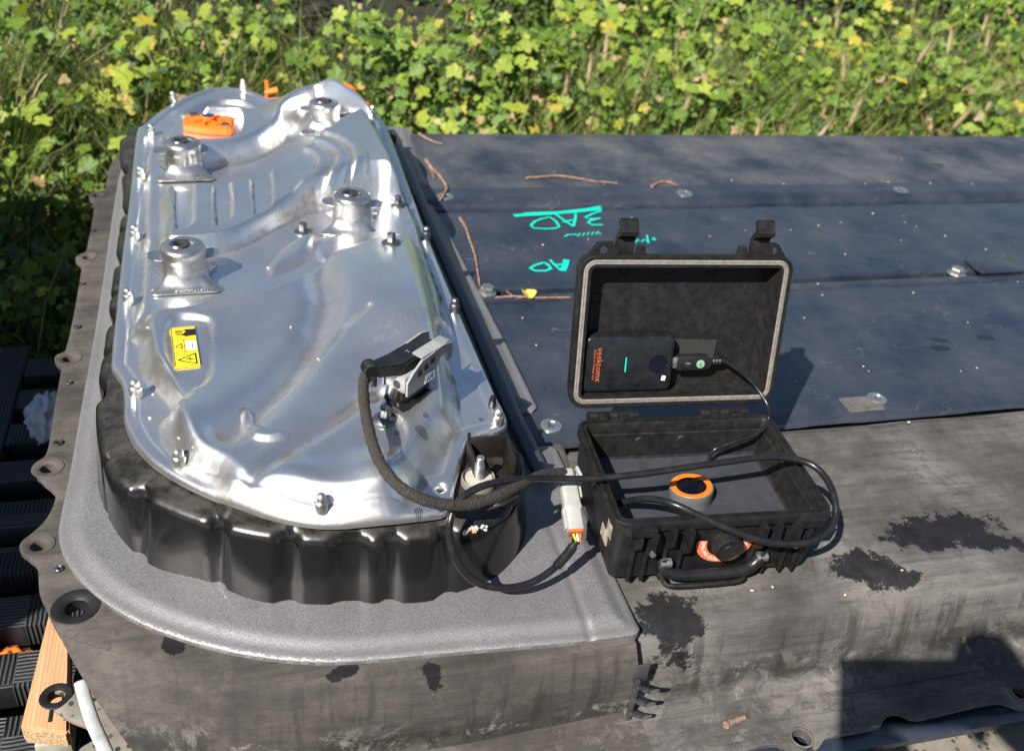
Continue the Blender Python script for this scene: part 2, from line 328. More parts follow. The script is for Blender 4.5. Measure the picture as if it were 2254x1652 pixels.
def tubmat():
    q=N('gloss_black_tub'); n=q.noise(20,5); geo=q.n('NewGeometry'); sp=q.n('SeparateXYZ'); q.put(sp.inputs[0],geo.outputs['Normal']); upf=q.rng(sp.outputs['Z'],.55,.95,0,1)
    d=q.math('MULTIPLY',upf,q.rng(q.noise(35,7,.75),.38,.62,.15,.9)); d=q.math('MAXIMUM',d,q.rng(q.noise(14,7,.8,dist=.5),.60,.75,0,.35)); c=q.mix(d,(.009,.009,.009),(.032,.028,.023)); fl=q.rng(q.vor(260),0,.07,.8,0); c=q.mix(q.math('MULTIPLY',fl,q.rng(q.noise(25,4),.5,.65)),c,(.35,.30,.24))
    return q.out(col=c,rough=q.rng(d,0,.8,.16,.7),nrm=q.bump(q.noise(120,4),.12,.0005),spec=.55)
M['tub']=tubmat()
def wood():
    q=N('sawn_pine'); g=q.noise(1,5,.6,v=q.map(sc=(160,6,160))); w=q.n('TexWave',bands_direction='X'); q.put(w.inputs[0],q.map(sc=(1,.05,1))); w.inputs['Scale'].default_value=75; w.inputs['Distortion'].default_value=3
    c=q.mix(q.rng(g,.3,.7),(.44,.23,.11),(.62,.37,.20)); c=q.mix(q.rng(w.outputs[1],.5,1,0,.45),c,(.34,.17,.08)); c=q.mix(q.rng(q.noise(25,5),.55,.75,0,.5),c,(.22,.15,.10))
    return q.out(col=c,rough=.75,nrm=q.bump(g,.5,.001))
M['wood']=wood()
def speckle():
    q=N('speckled_coat'); v=q.vor(95,v=q.map(sc=(1,1.0,1),v=None)); n=q.noise(30,5); c=q.mix(q.rng(v,.22,.32,1.,0.),(.20,.18,.15),(.025,.024,.022)); c=q.mix(q.rng(n,.45,.65,0,.6),c,(.12,.11,.095))
    return q.out(col=c,rough=.65,nrm=q.bump(v,.3,.0008))
M['speckle']=speckle()
# ------------------------------------------------------------ BATTERY PACK
pack=thing('battery_pack','large black electric vehicle battery pack with a bright metal penthouse cover lying on the pallet','battery pack')
def gauss(x,c,w): return np.exp(-((x-c)/w)**2)
XR=1.90
def beams(X,Y):
    z=0
    for c,w in ((.72,.035),(.98,.045),(1.30,.045),(1.62,.05)): z=z+.0014*(sstep((X-c+w)/.02)-sstep((X-c-w)/.02))
    return z
def strip(name,x0,x1,ys,zs,mat,res=.012,f=None,label=None):
    """panel of the deck: a profile across the pack carried along it"""
    xs=np.linspace(x0,x1,max(2,int((x1-x0)/res))); V=[];F=[]; m=len(ys)
    for x in xs:
        for y,z in zip(ys,zs): V.append((x,y,z+(f(x,y) if f else 0)))
    for i in range(len(xs)-1):
        for j in range(m-1): F.append((i*m+j,(i+1)*m+j,(i+1)*m+j+1,i*m+j+1))
    o=mesh(name,V,F,mat,pack,45); 
    if label: o['label']=label
    return o
def prof(P,n=5):                           # rounded polyline profile (y,z)
    Q=catmull(P,k=n); return [p[0] for p in Q],[p[1] for p in Q]
bf=lambda x,y: float(beams(x,y))
strip('dusty_far_panel',.20,XR,*prof([(1.585,.0),(1.60,.001),(1.70,.0015),(1.80,.001),(1.855,0),(1.866,-.004),(1.872,-.02),(1.873,-.12)]),M['far'],label='dust streaked far edge panel')
strip('raised_rail',.20,XR,[1.513,1.516,1.520,1.55,1.584,1.5845],[-.010,-.002,.0005,.001,.0008,-.004],M['blue'],f=bf)
strip('rail_groove',.20,XR,[1.496,1.4985,1.507,1.5125],[-.0075,-.024,-.024,-.009],M['blue'])
strip('floor_panel',.20,XR,[1.222,1.226,1.25,1.3,1.4,1.45,1.49,1.498],[-.011,-.0065,-.006,-.006,-.006,-.006,-.006,-.0075],M['blue'],f=bf)
strip('rail_groove',.20,XR,[1.202,1.2045,1.214,1.2195,1.222],[-.007,-.020,-.021,-.020,-.010],M['blue'])
strip('raised_rail',.20,XR,[1.180,1.1802,1.184,1.198,1.202],[-.008,-.0055,-.0045,-.0045,-.007],M['blue'])
strip('floor_panel',.20,XR,[.907,.93,1.0,1.1,1.15,1.1802],[-.0065,-.0068,-.007,-.007,-.007,-.0075],M['blue'],f=bf)
strip('raised_rail',.20,XR,[.838,.841,.846,.87,.9,.905,.9068],[-.012,-.006,-.0045,-.0045,-.004,-.0042,-.0075],M['blue'],f=bf)
def sk(x,y): return .0016*math.sin(x*9+1)*max(0,min(1,(.5-abs(y-.6)*0)))+.0012*math.sin(x*31)*math.sin(y*24)
near_prof=[(.8385,-.018),(.832,-.0165),(.822,-.0085),(.78,-.006),(.70,-.0045),(.62,-.004),(.585,-.005),(.562,-.009),(.548,-.018),(.541,-.035),(.536,-.06),(.532,-.082),(.526,-.094),(.514,-.1),(.505,-.1005)]
o=strip('dusty_near_panel',.335,XR,*prof(near_prof,4),M['pack'],f=sk,label='brown dusty near panel bending down into the skirt')
# lower mounting flange along the near side, wavy edge and through holes
FL=[(-.30,.60),(-.28,.56)]
edgeD=[(560,1760),(700,1730),(850,1720),(1000,1700),(1120,1690),(1300,1665),(1400,1652),(1480,1665),(1560,1652),(1640,1630),(1700,1612),(1760,1605)]
fe=P2([(900,1760),(1200,1730),(1400,1700),(1540,1676),(1610,1660),(1645,1650),(1676,1640),(1714,1638),(1755,1652),(1790,1650),(1806,1640),(1819,1621),(1850,1614),(1900,1604),(1938,1594),(1951,1573),(1971,1564),(1996,1571),(2018,1578),(2060,1570),(2112,1558),(2160,1548),(2202,1542),(2227,1550),(2270,1556),(2400,1530),(2600,1490)],-.1)
fe=[tuple(p) for p in catmull(fe,k=4)]
fo=[(-.10,.60),(-.10,.45)]+fe+[(XR,fe[-1][1]),(XR,.52)]
hl=[circ(sv(1765,1622,-.1)[:2],.0115,20),circ(sv(2246,1522,-.1)[:2],.008,20)]
field('mounting_flange',fo,.006,lambda X,Y,D: -.1005+.0012*np.sin(X*17)-.0015*(1-sstep(D/.006)),M['pack'],pack,holes=hl,thick=.004)['label']='dust spotted bottom flange with wavy edge'
for h in hl:
    c=(sum(p[0] for p in h)/20,sum(p[1] for p in h)/20); bm=bmesh.new(); lathe(bm,[(.0095,-.112),(.0095,-.1000),(.0105,-.0992),(.0120,-.0998)],T(c[0],c[1],0),20,cap=False); frombm('grommet',bm,M['pack'],pack)
# upper flange on the left with ears and holes
L=[(262,330),(240,368),(232,410),(222,418),(200,424),(196,436),(205,446),(205,470),(196,520),(188,552),(170,560),(166,572),(178,584),(176,610),(160,700),(143,770),(126,778),(120,792),(128,806),(134,812),(120,890),(105,985),(88,1010),(74,1030),(76,1046),(100,1064),(112,1074),(122,1092),(100,1140),(58,1180),(44,1198),(46,1216),(66,1232),(82,1246),(86,1300),(98,1330),(112,1362),(130,1394)]
Lw=[tuple(p) for p in catmull(P2(L,-.006),k=4)]
foldD=[(130,1394),(215,1425),(330,1450),(450,1475),(600,1497),(760,1500),(1000,1482),(1200,1450),(1400,1412)]
fold=[tuple(p) for p in catmull(P2(foldD,-.007),k=4)]
poly=Lw+fold[1:]+[(.36,.9),(.2,1.0),(0,1.75),(-.16,1.74)]
hD=[((152,790),.012),((106,1031),.0125),((85,1201),.0120),((168,1337),.0165),((193,567),.010),((215,431),.010)]
small=[((170,720),.005),((152,843),.004),((128,975),.0055),((181,625),.004),((205,508),.004),((130,1252),.004)]
holes=[circ(sv(*c,-.006)[:2],r_,20) for c,r_ in hD]
hc=[(sv(*c,-.006),r_) for c,r_ in hD]
def ffl(X,Y,D):
    z=np.full(X.shape,-.0065)
    for c,r_ in hc:
        d=np.hypot(X-c.x,Y-c.y); z=z+.0022*(1-sstep((d-r_*1.45)/(r_*.5)))
    return z-.0015*(1-sstep(D/.004))
field('side_flange',poly,.004,ffl,M['skirt'],pack,holes=holes,thick=.005)['label']='stained side flange with bolt ears'
for c,r_ in hc:
    bm=bmesh.new(); k=r_; lathe(bm,[(k*.60,-.020),(k*.60,-.0062),(k*.66,-.0052),(k*1.15,-.0036),(k*1.28,-.0036),(k*1.34,-.0050)],T(c.x,c.y,0),28,cap=False); frombm('grommet',bm,M['dark'] if r_>.015 else M['skirt'],pack)
for (c,r_) in small:
    p=sv(*c,-.006); bm=bmesh.new(); lathe(bm,[(r_,-.007),(r_,-.0045),(r_*.75,-.0038),(r_*.5,-.0045),(r_*.4,-.0065)],T(p.x,p.y,0),12); frombm('rivet',bm,M['dark_steel'],pack)
# front skirt below the fold
A=resample(fold,70); Bz=-.1
lowD=[(330,1700),(400,1705),(480,1700),(600,1690),(800,1668),(1000,1640),(1200,1600),(1400,1560)]
Bq=resample(catmull(P2(lowD,Bz),k=6),70); V=[];F=[]; rows=16
for i in range(70):
    for j in range(rows):
        t=j/(rows-1); s_=t**1.25; bul=math.sin(math.pi*t)*.008
        x=A[i][0]*(1-s_)+Bq[i][0]*s_; y=A[i][1]*(1-s_)+Bq[i][1]*s_-bul; z=-.007+(Bz+.007)*(1-math.cos(t*math.pi*.5))*.35+(Bz+.007)*t*.65
        V.append((x,y,z+.0012*math.sin(i*.5)*math.sin(math.pi*t)))
for i in range(69):
    for j in range(rows-1): F.append((i*rows+j,i*rows+j+1,(i+1)*rows+j+1,(i+1)*rows+j))
base=len(V)
for i in range(0,rows): v=V[i]; V.append((v[0]+.012,v[1]+.03,v[2]-.012))     # return at the left end
for j in range(rows-1): F.append((j,base+j,base+j+1,j+1))
for i in range(70): v=V[i*rows+rows-1]; V.append((v[0],v[1]-.06,v[2]-.001))
b2=base+rows
for i in range(69): F.append((i*rows+rows-1,b2+i,b2+i+1,(i+1)*rows+rows-1))
bm=bmesh.new(); vs=[bm.verts.new(v) for v in V]
for f in F: bm.faces.new([vs[k] for k in f])
frombm('front_skirt',bm,M['skirt'],pack,sm=60,recalc=False)['label']='stained brown front skirt below the grey frame'
# inner core so that nothing is hollow
bm=bmesh.new(); prism(bm,[(-.07,.64),(.2,.60),(.5,.57),(XR-.01,.57),(XR-.01,1.862),(-.16,1.70),(-.18,.80)],-.14,-.022); frombm('pack_body',bm,M['dark'],pack,sm=0)
# grey frame plate with convex border around the tub
padD=[(262,385),(246,480),(229,600),(205,750),(181,880),(153,1040),(138,1110),(129,1160),(131,1195),(148,1235),(182,1280),(232,1323),(300,1363),(380,1395),(480,1424),(590,1444),(700,1453),(800,1450),(900,1441),(1020,1430),(1140,1420),(1260,1410),(1380,1396),(1402,1390),(1408,1380)]
pp=[tuple(p) for p in catmull(P2(padD,0),k=4)]
rightD=[(1225,985),(1212,978),(1152,982),(1142,908),(1172,904),(1182,893),(1120,765),(1055,640),(985,505),(931,418),(950,414),(955,408),(909,294),(904,284),(860,276),(700,268)]
pp+=P2([(1400,1365),(1300,1150)],0)+P2(rightD,0)+[(-.02,1.84),(-.15,1.83),(-.19,1.78),(-.203,1.70)]
def fpad(X,Y,D):
    z=.0055*sstep((D-.006)/.018)-.002+.002*(1-(1-np.clip(D/.004,0,1))**2)
    x=(X-.315); g=.0018*sstep(1-np.abs(X-(.292+(Y-.55)*.02))/.006)*(Y<.85); return z-g
field('frame_plate',pp,.0030,fpad,M['grey'],pack,thick=.008)['label']='sparkling grey frame plate around the black tub'
# folded sheet flange between tub and deck on the right
sD=[(858,300),(875,300),(930,430),(1010,620),(1090,800),(1150,940),(1185,1010),(1215,1075),(1195,1080),(1165,1050),(1100,940),(985,660),(900,430)]
bm=bmesh.new(); sec=[(0,.002),(.002,.012),(.008,.0155),(.016,.0155),(.020,.012),(.022,.004)]
q0=[sv(872,300,0),sv(960,500,0),sv(1060,720,0),sv(1150,930,0),sv(1215,1060,0)]
V=[];F=[]
for i,p in enumerate(resample([tuple(a) for a in q0],30)):
    for dx,z in sec: V.append((p[0]-.022+dx,p[1],z))
for i in range(29):
    for j in range(5): F.append((i*6+j,(i+1)*6+j,(i+1)*6+j+1,i*6+j+1))
bm.free(); mesh('side_rib',V,F,M['blue'],pack,45)
# deck fasteners
def csk(D,r_=.0145,z=.0):
    p=sv(*D,z); bm=bmesh.new(); lathe(bm,[(r_,-.001),(r_,.0012),(r_*.9,.0022),(r_*.55,.0022),(r_*.5,.0015),(r_*.34,.0015)],T(p.x,p.y,z),28,cap=False)
    lathe(bm,[(r_*.34,.0015),(r_*.30,-.003),(0.0001,-.003)],T(p.x,p.y,z),6,cap=False); o=frombm('countersunk_bolt',bm,M['steel'],pack); return o
for D,z in (((1213,937),-.004),((1930,877),-.0045),((980,433),.001),((1507,426),.001),((1982,419),.001)): csk(D,.0135 if D[1]>500 else .0155,z)
def nut(D,z,r_=.016):
    p=sv(*D,z); bm=bmesh.new(); lathe(bm,[(r_*1.25,0),(r_*1.25,.002),(r_*1.0,.003)],T(p.x,p.y,z),24); lathe(bm,[(r_,.002),(r_,.010),(r_*.85,.012),(r_*.5,.012),(r_*.5,.004),(.0001,.004)],T(p.x,p.y,z),6,cap=False)
    return frombm('hex_nut',bm,M['steel'],pack,sm=25)
nut((2105,603),-.009,.013); nut((1072,645),-.006,.011)
bm=bmesh.new(); p=sv(2190,590,-.006); box(bm,(p.x,p.y,-.001),(.10,.05,.006),None,.002); frombm('access_plate',bm,M['blue'],pack)
bm=bmesh.new(); p=sv(1885,880,-.006); box(bm,(p.x,p.y-.012,-.004),(.055,.032,.0016),Matrix.Rotation(0,4,'Z'),.0005); frombm('worn_pad',bm,M['pack'],pack)
# marker writing, upside down to the viewer
def cw(pts): return [tuple(sv(874.2+.3232*x,276.8+.3232*y,-.0052)) for x,y in pts]
st=[(.010,cw([(795,612),(1000,600),(1200,585),(1390,565)])),(.007,cw([(865,598),(1100,590),(1300,568),(1385,550)])),
 cw([(1000,630),(940,650),(910,680),(930,697),(1000,702),(1075,700),(1105,688),(1080,650),(1040,622),(1000,632)]),cw([(1075,600),(1130,640),(1200,686)]),cw([(1200,686),(1212,640),(1216,600)]),cw([(1125,655),(1213,640)]),
 cw([(1390,580),(1330,600),(1280,625),(1310,636),(1385,630)]),cw([(1385,630),(1320,645),(1300,662),(1330,676),(1400,676)]),
 (.004,cw([(1040,912),(1070,945),(1120,988)])),(.010,cw([(1128,988),(1145,950),(1152,912)])),(.005,cw([(1075,948),(1138,945)])),(.005,cw([(1000,932),(940,950),(905,972),(940,988),(1010,988),(1048,975),(1030,950),(1002,932)]))]
def squig(x0,y0,x1,y1,n,a): return [(x0+(x1-x0)*i/n,y0+(y1-y0)*i/n+(a if i%2 else -a)) for i in range(n+1)]
st+=[(.0035,cw([(1140,755),(1165,742),(1215,740)])),(.0035,cw(squig(1215,745,1385,728,11,9))),(.0035,cw([(1590,705),(1572,706),(1590,716),(1570,722)])),(.0035,cw([(1530,730),(1540,726)])),(.0035,cw(squig(1520,790,1705,780,9,9))),(.0035,cw([(1700,745),(1712,800)])),(.0035,cw([(1760,770),(1740,760),(1755,780),(1730,775)]))]
for k,q in enumerate(st):
    o=ribbon('marker_line' if k<2 else 'marker_stroke',[q if isinstance(q[0],(int,float)) else (.0045,q)],M['teal'],pack,0)
    for v in o.data.vertices: v.co.z=-.0050+.0001*(k%4)
# cable clip on the skirt corner
def clip(D,z,name='cable_clip'):
    p=sv(*D,z); bm=bmesh.new(); box(bm,(p.x,p.y,p.z),(.014,.003,.024),None,.001)
    for k in range(3): 
        a=[(p.x-.004+.014*math.sin(t),p.y-.004-.010*(1-math.cos(t)),p.z-.012-.020*k-.006*math.sin(t*2)) for t in np.linspace(0,2.4,8)]
        tube(bm,a[:6],.0055,8,flat=.35)
    box(bm,(p.x-.004,p.y-.004,p.z-.035),(.005,.005,.06),None,.001); return frombm(name,bm,plain('grey_clip_plastic',(.045,.045,.047),.4,var=.4),pack)
clip((1412,1480),-.035); clip((475,1625),-.085)
# ------------------------------------------------------------ penthouse tub (gloss black, scalloped)
topD=[(262,300),(268,420),(256,520),(240,640),(228,740),(212,830),(207,900),(212,960),(222,1010),(245,1055),(300,1085),(360,1115),(440,1145),(520,1166),(600,1180),(700,1188),(800,1190),(900,1186),(1000,1172),(1080,1150),(1135,1105),(1152,1050),(1152,990),(1120,940)]
botD=[(250,1160),(310,1236),(367,1269),(421,1273),(480,1292),(530,1320),(590,1338),(634,1343),(661,1335),(758,1340),(859,1331),(882,1338),(972,1330),(999,1310),(1072,1289),(1120,1250),(1150,1200),(1160,1150)]
ZT=.080
topXY=P2(topD,ZT); 
far=[(.26,1.10),(.262,1.5),(.245,1.70),(.15,1.79),(0,1.80),(-.12,1.77),(-.17,1.69)]
tc=catmull(topXY+far,closed=True,k=10); tc=resample(tc,520,closed=True)
botXY=P2([(215,1080)]+botD,.0)
bX=catmull([(-.155,1.6),(-.158,1.2),(-.166,.9),(-.168,.80)]+botXY+[(.27,.80),(.268,1.1),(.265,1.5),(.25,1.70),(.15,1.795),(0,1.81),(-.12,1.78)],closed=True,k=10); bX=resample(bX,900,closed=True)
# scallops: grooves by distance along front
gD=[(246,640,.010),(230,770,.010),(213,1005,.006),(305,1088,.012),(478,1152,.012),(632,1182,.014),(770,1190,.024),(862,1188,.013),(985,1175,.012),(262,500,.008)]
gXY=[(sv(x,y,ZT),w) for x,y,w in gD]
nT=len(tc); nrm=np.roll(tc,-1,0)-np.roll(tc,1,0); nrm=np.stack([nrm[:,1],-nrm[:,0]],1); nrm/=np.linalg.norm(nrm,axis=1)[:,None]
cen=np.array([.03,1.2]); 
if ((tc-cen)*nrm).sum()<0: nrm=-nrm
gr=np.zeros(nT)
for p,w in gXY:
    d=np.hypot(tc[:,0]-p.x,tc[:,1]-p.y); gr=np.maximum(gr,np.exp(-(d/(w*.62))**4))
# add regular scallops on the left side
left=(tc[:,0]<-.08)&(tc[:,1]>.80); gr=np.maximum(gr,left*np.clip(np.cos(tc[:,1]*2*math.pi/.15)*2-1,0,1)*.9)
V=[];F=[]; levels=[]
# nearest bottom outline point for each top point, pushed along the same bearing
for i in range(nT):
    dd=np.hypot(bX[:,0]-tc[i,0]-nrm[i,0]*.004,bX[:,1]-tc[i,1]-nrm[i,1]*.004); levels.append(bX[dd.argmin()])
bt=np.array(levels)
for _ in range(10): bt=(np.roll(bt,1,0)+bt+np.roll(bt,-1,0))/3
bt=bt+nrm*.002
NR=16
for i in range(nT):
    t0=tc[i]; b0=bt[i]; n_=nrm[i]; g=gr[i]
    inner=t0-n_*.030; V.append((inner[0],inner[1],ZT+.004))
    for j in range(NR):
        t=j/(NR-1)
        if j<6: a=j/5*math.pi/2; off=-.012+.012*math.sin(a); z=ZT-.012+.012*math.cos(a); w=0
        else: w=(j-5)/(NR-6); off=0; z=(ZT-.012)*(1-w)-.003*w
        x,y=t0*(1-w)+b0*w+n_*off; dep=g*(.0075 if j>0 else 0)*(1-.35*w)*(min(1,j/3)); V.append((x-n_[0]*dep,y-n_[1]*dep,z-(g*.008 if 0<j<5 else 0)))
R=NR+1
for i in range(nT):
    k=(i+1)%nT
    for j in range(R-1): F.append((i*R+j,i*R+j+1,k*R+j+1,k*R+j))
F.append([i*R for i in range(nT)])
bm=bmesh.new(); vs=[bm.verts.new(v) for v in V]
for f in F: bm.faces.new([vs[k] for k in f])
frombm('tub',bm,M['tub'],pack,sm=55)['label']='gloss black scalloped tub wall under the metal cover'
# ------------------------------------------------------------ stamped metal cover
ZF=.095
outD=[(352,243),(312,275),(300,292),(285,430),(268,560),(257,660),(244,790),(252,815),(268,842),(272,880),(272,920),(285,955),(305,985),(345,1022),(420,1065),(520,1108),(600,1132),(700,1149),(800,1146),(900,1136),(962,1128),(984,1120),(997,1100),(1003,1060),(1018,1010),(1027,972),(1045,955),(1085,948),(1110,936),(1117,924),(1112,905)]
oc=catmull(P2(outD,ZF),k=5)+[np.array(sv(*d,ZF)[:2]) for d in ((1089,862),(1030,728),(990,636),(940,515),(900,405),(862,302),(850,272),(835,252),(800,240))]+[np.array(p) for p in P2([(720,205),(640,208),(590,214),(560,200),(535,193),(500,190),(460,192),(420,205),(385,222),(368,232)],ZF)]
oc=[tuple(p) for p in oc]; ZM=.13
def mp(D,z=ZM): return [tuple(p) for p in catmull(P2(D,z),closed=True,k=4)]
P1=mp([(300,700),(312,668),(345,653),(453,640),(566,622),(656,590),(716,553),(790,532),(858,515),(915,520),(938,560),(962,650),(990,745),(1010,830),(1015,885),(985,930),(950,985),(915,1035),(880,1072),(800,1083),(720,1078),(650,1072),(560,1062),(495,1042),(450,1005),(385,965),(348,905),(350,860),(372,842),(345,805),(308,765)])
VAL=mp([(322,300),(318,400),(312,560),(300,640),(305,700),(600,760),(960,700),(935,510),(900,420),(850,300),(800,235),(640,190),(420,260),(350,270)])
P2p=mp([(357,405),(445,400),(538,387),(600,368),(663,338),(734,288),(787,277),(830,290),(868,350),(893,408),(860,416),(823,413),(750,432),(681,440),(600,476),(520,515),(440,528),(375,530),(350,518),(353,460)])
P3=mp([(352,262),(395,235),(480,225),(560,232),(600,212),(640,190),(700,178),(760,186),(810,225),(845,285),(835,280),(790,262),(720,222),(690,214),(650,248),(610,282),(570,305),(521,320),(432,332),(370,330),(345,300)],.14)
HUMP=mp([(600,240),(640,205),(700,188),(760,192),(815,228),(842,272),(800,262),(748,228),(705,218),(655,236),(620,252)],.15)
BEAD=[]
A_=np.array(oc); 
RIB=[mp([(379,405),(400,402),(425,408),(428,430),(428,485),(412,500),(385,506),(378,498)]),mp([(467,399),(490,396),(508,402),(513,420),(512,474),(495,492),(475,498),(468,492)]),mp([(551,378),(580,374),(598,382),(602,400),(602,452),(580,470),(560,474),(553,468)])]
MSD=mp([(352,300),(368,262),(430,252),(520,252),(535,262),(532,300),(500,318),(420,322),(365,320)],.13)
BOWL=mp([(392,235),(430,212),(480,200),(540,204),(572,222),(540,234),(470,240),(420,242)],.11)
TEAR=mp([(538,868),(550,872),(556,905),(580,930),(630,938),(590,948),(555,940),(536,910),(533,880)])
SMALLR=mp([(580,565),(600,530),(650,495),(690,488),(705,500),(690,530),(640,560),(600,575)])
RB=mp([(800,470),(840,420),(890,418),(915,440),(925,500),(880,512),(815,525),(730,545),(700,540),(700,500)])
rb=[sv(848,915,.13),sv(667,508,.118)]
arcC=sv(585,372,.14)
PK=[(P1,.036,.030),(P2p,.032,.026),(P3,.030,.030),(HUMP,.050,.050)]
gx=np.array
ax=[tuple(sv(*d,.14)[:2]) for d in ((806,683),(689,755),(600,830),(530,877))]
bx_=[tuple(sv(*d,.13)[:2]) for d in ((840,860),(788,877),(650,955),(521,1040))]
cx_=[tuple(sv(*d,.14)[:2]) for d in ((560,640),(640,690),(700,700))]
def pl_dist(pts,X,Y):
    best=np.full(X.shape,9.); side=np.zeros_like(X)
    for (ax_,ay),(bx2,by) in zip(pts,pts[1:]):
        dx,dy=bx2-ax_,by-ay; L=dx*dx+dy*dy; t=np.clip(((X-ax_)*dx+(Y-ay)*dy)/L,0,1); d=np.hypot(X-ax_-t*dx,Y-ay-t*dy); m=d<best; best=np.where(m,d,best); side=np.where(m,np.sign((X-ax_)*dy-(Y-ay)*dx),side)
    return best,side
def hcover(X,Y,D):
    z=np.full(X.shape,ZF)
    z=z-.0045*(1-np.sqrt(np.clip(1-(1-np.clip(D/.0055,0,1))**2,0,1)))                 # rolled edge
    z=z-.0028*sstep((D-.013)/.004)                                                      # shallow step beside the rim
    v=sdf(VAL,X,Y); z=z+.016*sstep((v+.003)/.010)
    s=sdf(P1,X,Y); q1=sv(700,1080,.12).y; q2=sv(700,600,.13).y; yy=np.clip((Y-q1)/(q2-q1),0,1); xx=np.clip((X+.12)/.32,0,1)
    low=.010+.010*sstep(yy*1.6)+.010*xx*sstep(yy*2)
    z=z+np.where(v>.006,0,1)*0
    inside=sstep((s+.003)/(.020+.012*(1-yy)))
    # the lobe keeps its own level in front, and meets the bracket shelf with a crease at the back
    shelf=.016*sstep((v+.003)/.010); lobe=.012+low
    z=z+inside*(np.maximum(lobe-shelf,-.004))
    ins2=sstep(s/.03)
    def pt(px,py,zz=.13): return sv(px,py,zz)
    def bump(px,py,rx,ry,a,rot=0.):
        p=pt(px,py); c,s_=math.cos(rot),math.sin(rot); dx,dy=X-p.x,Y-p.y; uu=(dx*c+dy*s_)/rx; vv=(-dx*s_+dy*c)/ry; return a*np.exp(-(uu*uu+vv*vv))
    z=z+ins2*(bump(520,740,.085,.10,-.013)+bump(860,640,.085,.13,.021)+bump(930,760,.05,.08,.006)+bump(450,900,.06,.06,.004))
    d,_=pl_dist(GRV,X,Y); z=z-.0185*np.exp(-(d/.0185)**2)*ins2
    d,_=pl_dist(bx_,X,Y); z=z-.0062*np.exp(-(d/.009)**2)*ins2
    d,_=pl_dist(CR,X,Y); z=z-.0028*np.exp(-(d/.004)**2)*ins2
    z=z+ins2*(bump(835,1010,.030,.024,.012)+bump(640,1010,.035,.020,.007,-.3)+bump(400,900,.020,.035,.006)+bump(905,950,.02,.04,.005)-0)
    lp=sdf(LAB,X,Y); m_=sstep((lp+.001)/.009); z=z*(1-m_)+m_*.1135
    t=sdf(TEAR,X,Y); z=z+.0055*sstep((t+.003)/.005)
    s2=sdf(P2p,X,Y); z=z+(.024+.026*sstep((X-.0)/.17))*sstep((s2+.004)/(.020+.012*sstep((X)/.15)))
    for k,R_ in enumerate(RIB): z=z-.0085*sstep((sdf(R_,X,Y)+.001)/.0055)
    ca=np.hypot(X-arcC.x,Y-arcC.y); arc=0
    for rr in (.072,.100,.126): arc=arc+.0075*sstep((ca-rr)/.006)-.0055*sstep((ca-rr-.014)/.009)
    z=z+arc*sstep((s2-.004)/.01)*sstep((X-arcC.x-.03)/.02)
    e_=sstep((D-.006)/.035); s3=sdf(P3,X,Y); z=z+.034*e_*sstep((s3+.004)/.024)
    h=sdf(HUMP,X,Y); z=z+.030*e_*sstep((h+.022)/.060)
    z=z-.016*sstep((sdf(MSD,X,Y)+.001)/.010)
    z=z+.006*sstep((sdf(BOWL,X,Y)+.001)/.008)-.010*sstep((sdf(BOWL,X,Y)-.006)/.012)
    z=z+.013*sstep((sdf(SMALLR,X,Y)+.002)/.020)*(.55+.45*sstep((X-pt(620,560).x)/.05))
    r2=sdf(RB,X,Y); z=z+.006*sstep((r2+.003)/.012)
    return z+.0004*np.sin(X*60)*np.sin(Y*43)
GRV=[tuple(sv(*d,.14)[:2]) for d in ((700,560),(716,640),(698,705),(630,790),(545,865),(500,900))]
CR=[tuple(sv(*d,.14)[:2]) for d in ((812,682),(760,712),(700,762))]
LAB=mp([(362,700),(385,682),(430,680),(468,690),(474,720),(472,790),(455,830),(415,850),(385,842),(368,800),(355,750)],.125)
cov=field('metal_cover',oc,.0021,hcover,M['cover'],pack,holes=[circ(sv(970,1072,ZF)[:2],.0045,14)],thick=.004,sm=60)
me=cov.data; co=np.empty(len(me.vertices)*3); me.vertices.foreach_get('co',co); co=co.reshape(-1,3); hh=.003
def _h(dx,dy): X_=co[:,0]+dx; Y_=co[:,1]+dy; return hcover(X_,Y_,np.maximum(near(oc,X_,Y_)[0],.02))
lap=(_h(hh,0)+_h(-hh,0)+_h(0,hh)+_h(0,-hh)-4*_h(0,0))/hh**2
at=me.attributes.new('settled_dirt','FLOAT','POINT'); at.data.foreach_set('value',np.clip((lap-14)/70,0,1).astype(np.float32))
cov['label']='shiny stamped aluminium coloured cover with ridges'
def hz(x,y):
    a=np.array([[x]]),np.array([[y]]); return float(hcover(a[0],a[1],near(oc,*a)[0])[0,0])
def on_cover(D,z0=.12):
    z=z0
    for _ in range(12): p=sv(*D,z); z=.5*z+.5*hz(p.x,p.y)
    p=sv(*D,z); return Vector((p.x,p.y,hz(p.x,p.y)))
# --- studs with domed nuts around the rim, flange bolts inside
def starf(a,z): return 1-.10*(.5+.5*math.cos(6*a))
def stud(D,s=.86,dark=False):
    p=on_cover(D,ZF); p.z-=.001; m=M['dark_steel'] if dark else M['steel']; bm=bmesh.new()
    lathe(bm,[(.0078*s,0),(.0078*s,.011*s),(.0074*s,.012*s)],T(*p),20,fx=None); o=frombm('stud_sleeve',bm,m,cov)
    bm=bmesh.new(); lathe(bm,[(.0074*s,.0121*s),(.0074*s,.0132*s),(.0062*s,.0142*s),(.0060*s,.0185*s),(.0048*s,.0215*s),(.0025*s,.023*s),(.0001,.0233*s)],T(*p),24,fx=starf); frombm('domed_nut',bm,m,cov)
for D in ((395,1022),(707,1120),(300,868),(284,664),(298,523),(311,392),(334,297),(382,224),(536,196),(820,254),(1095,930)): stud(D)
for D in ((1000,685),(938,525)): stud(D,.86,True)
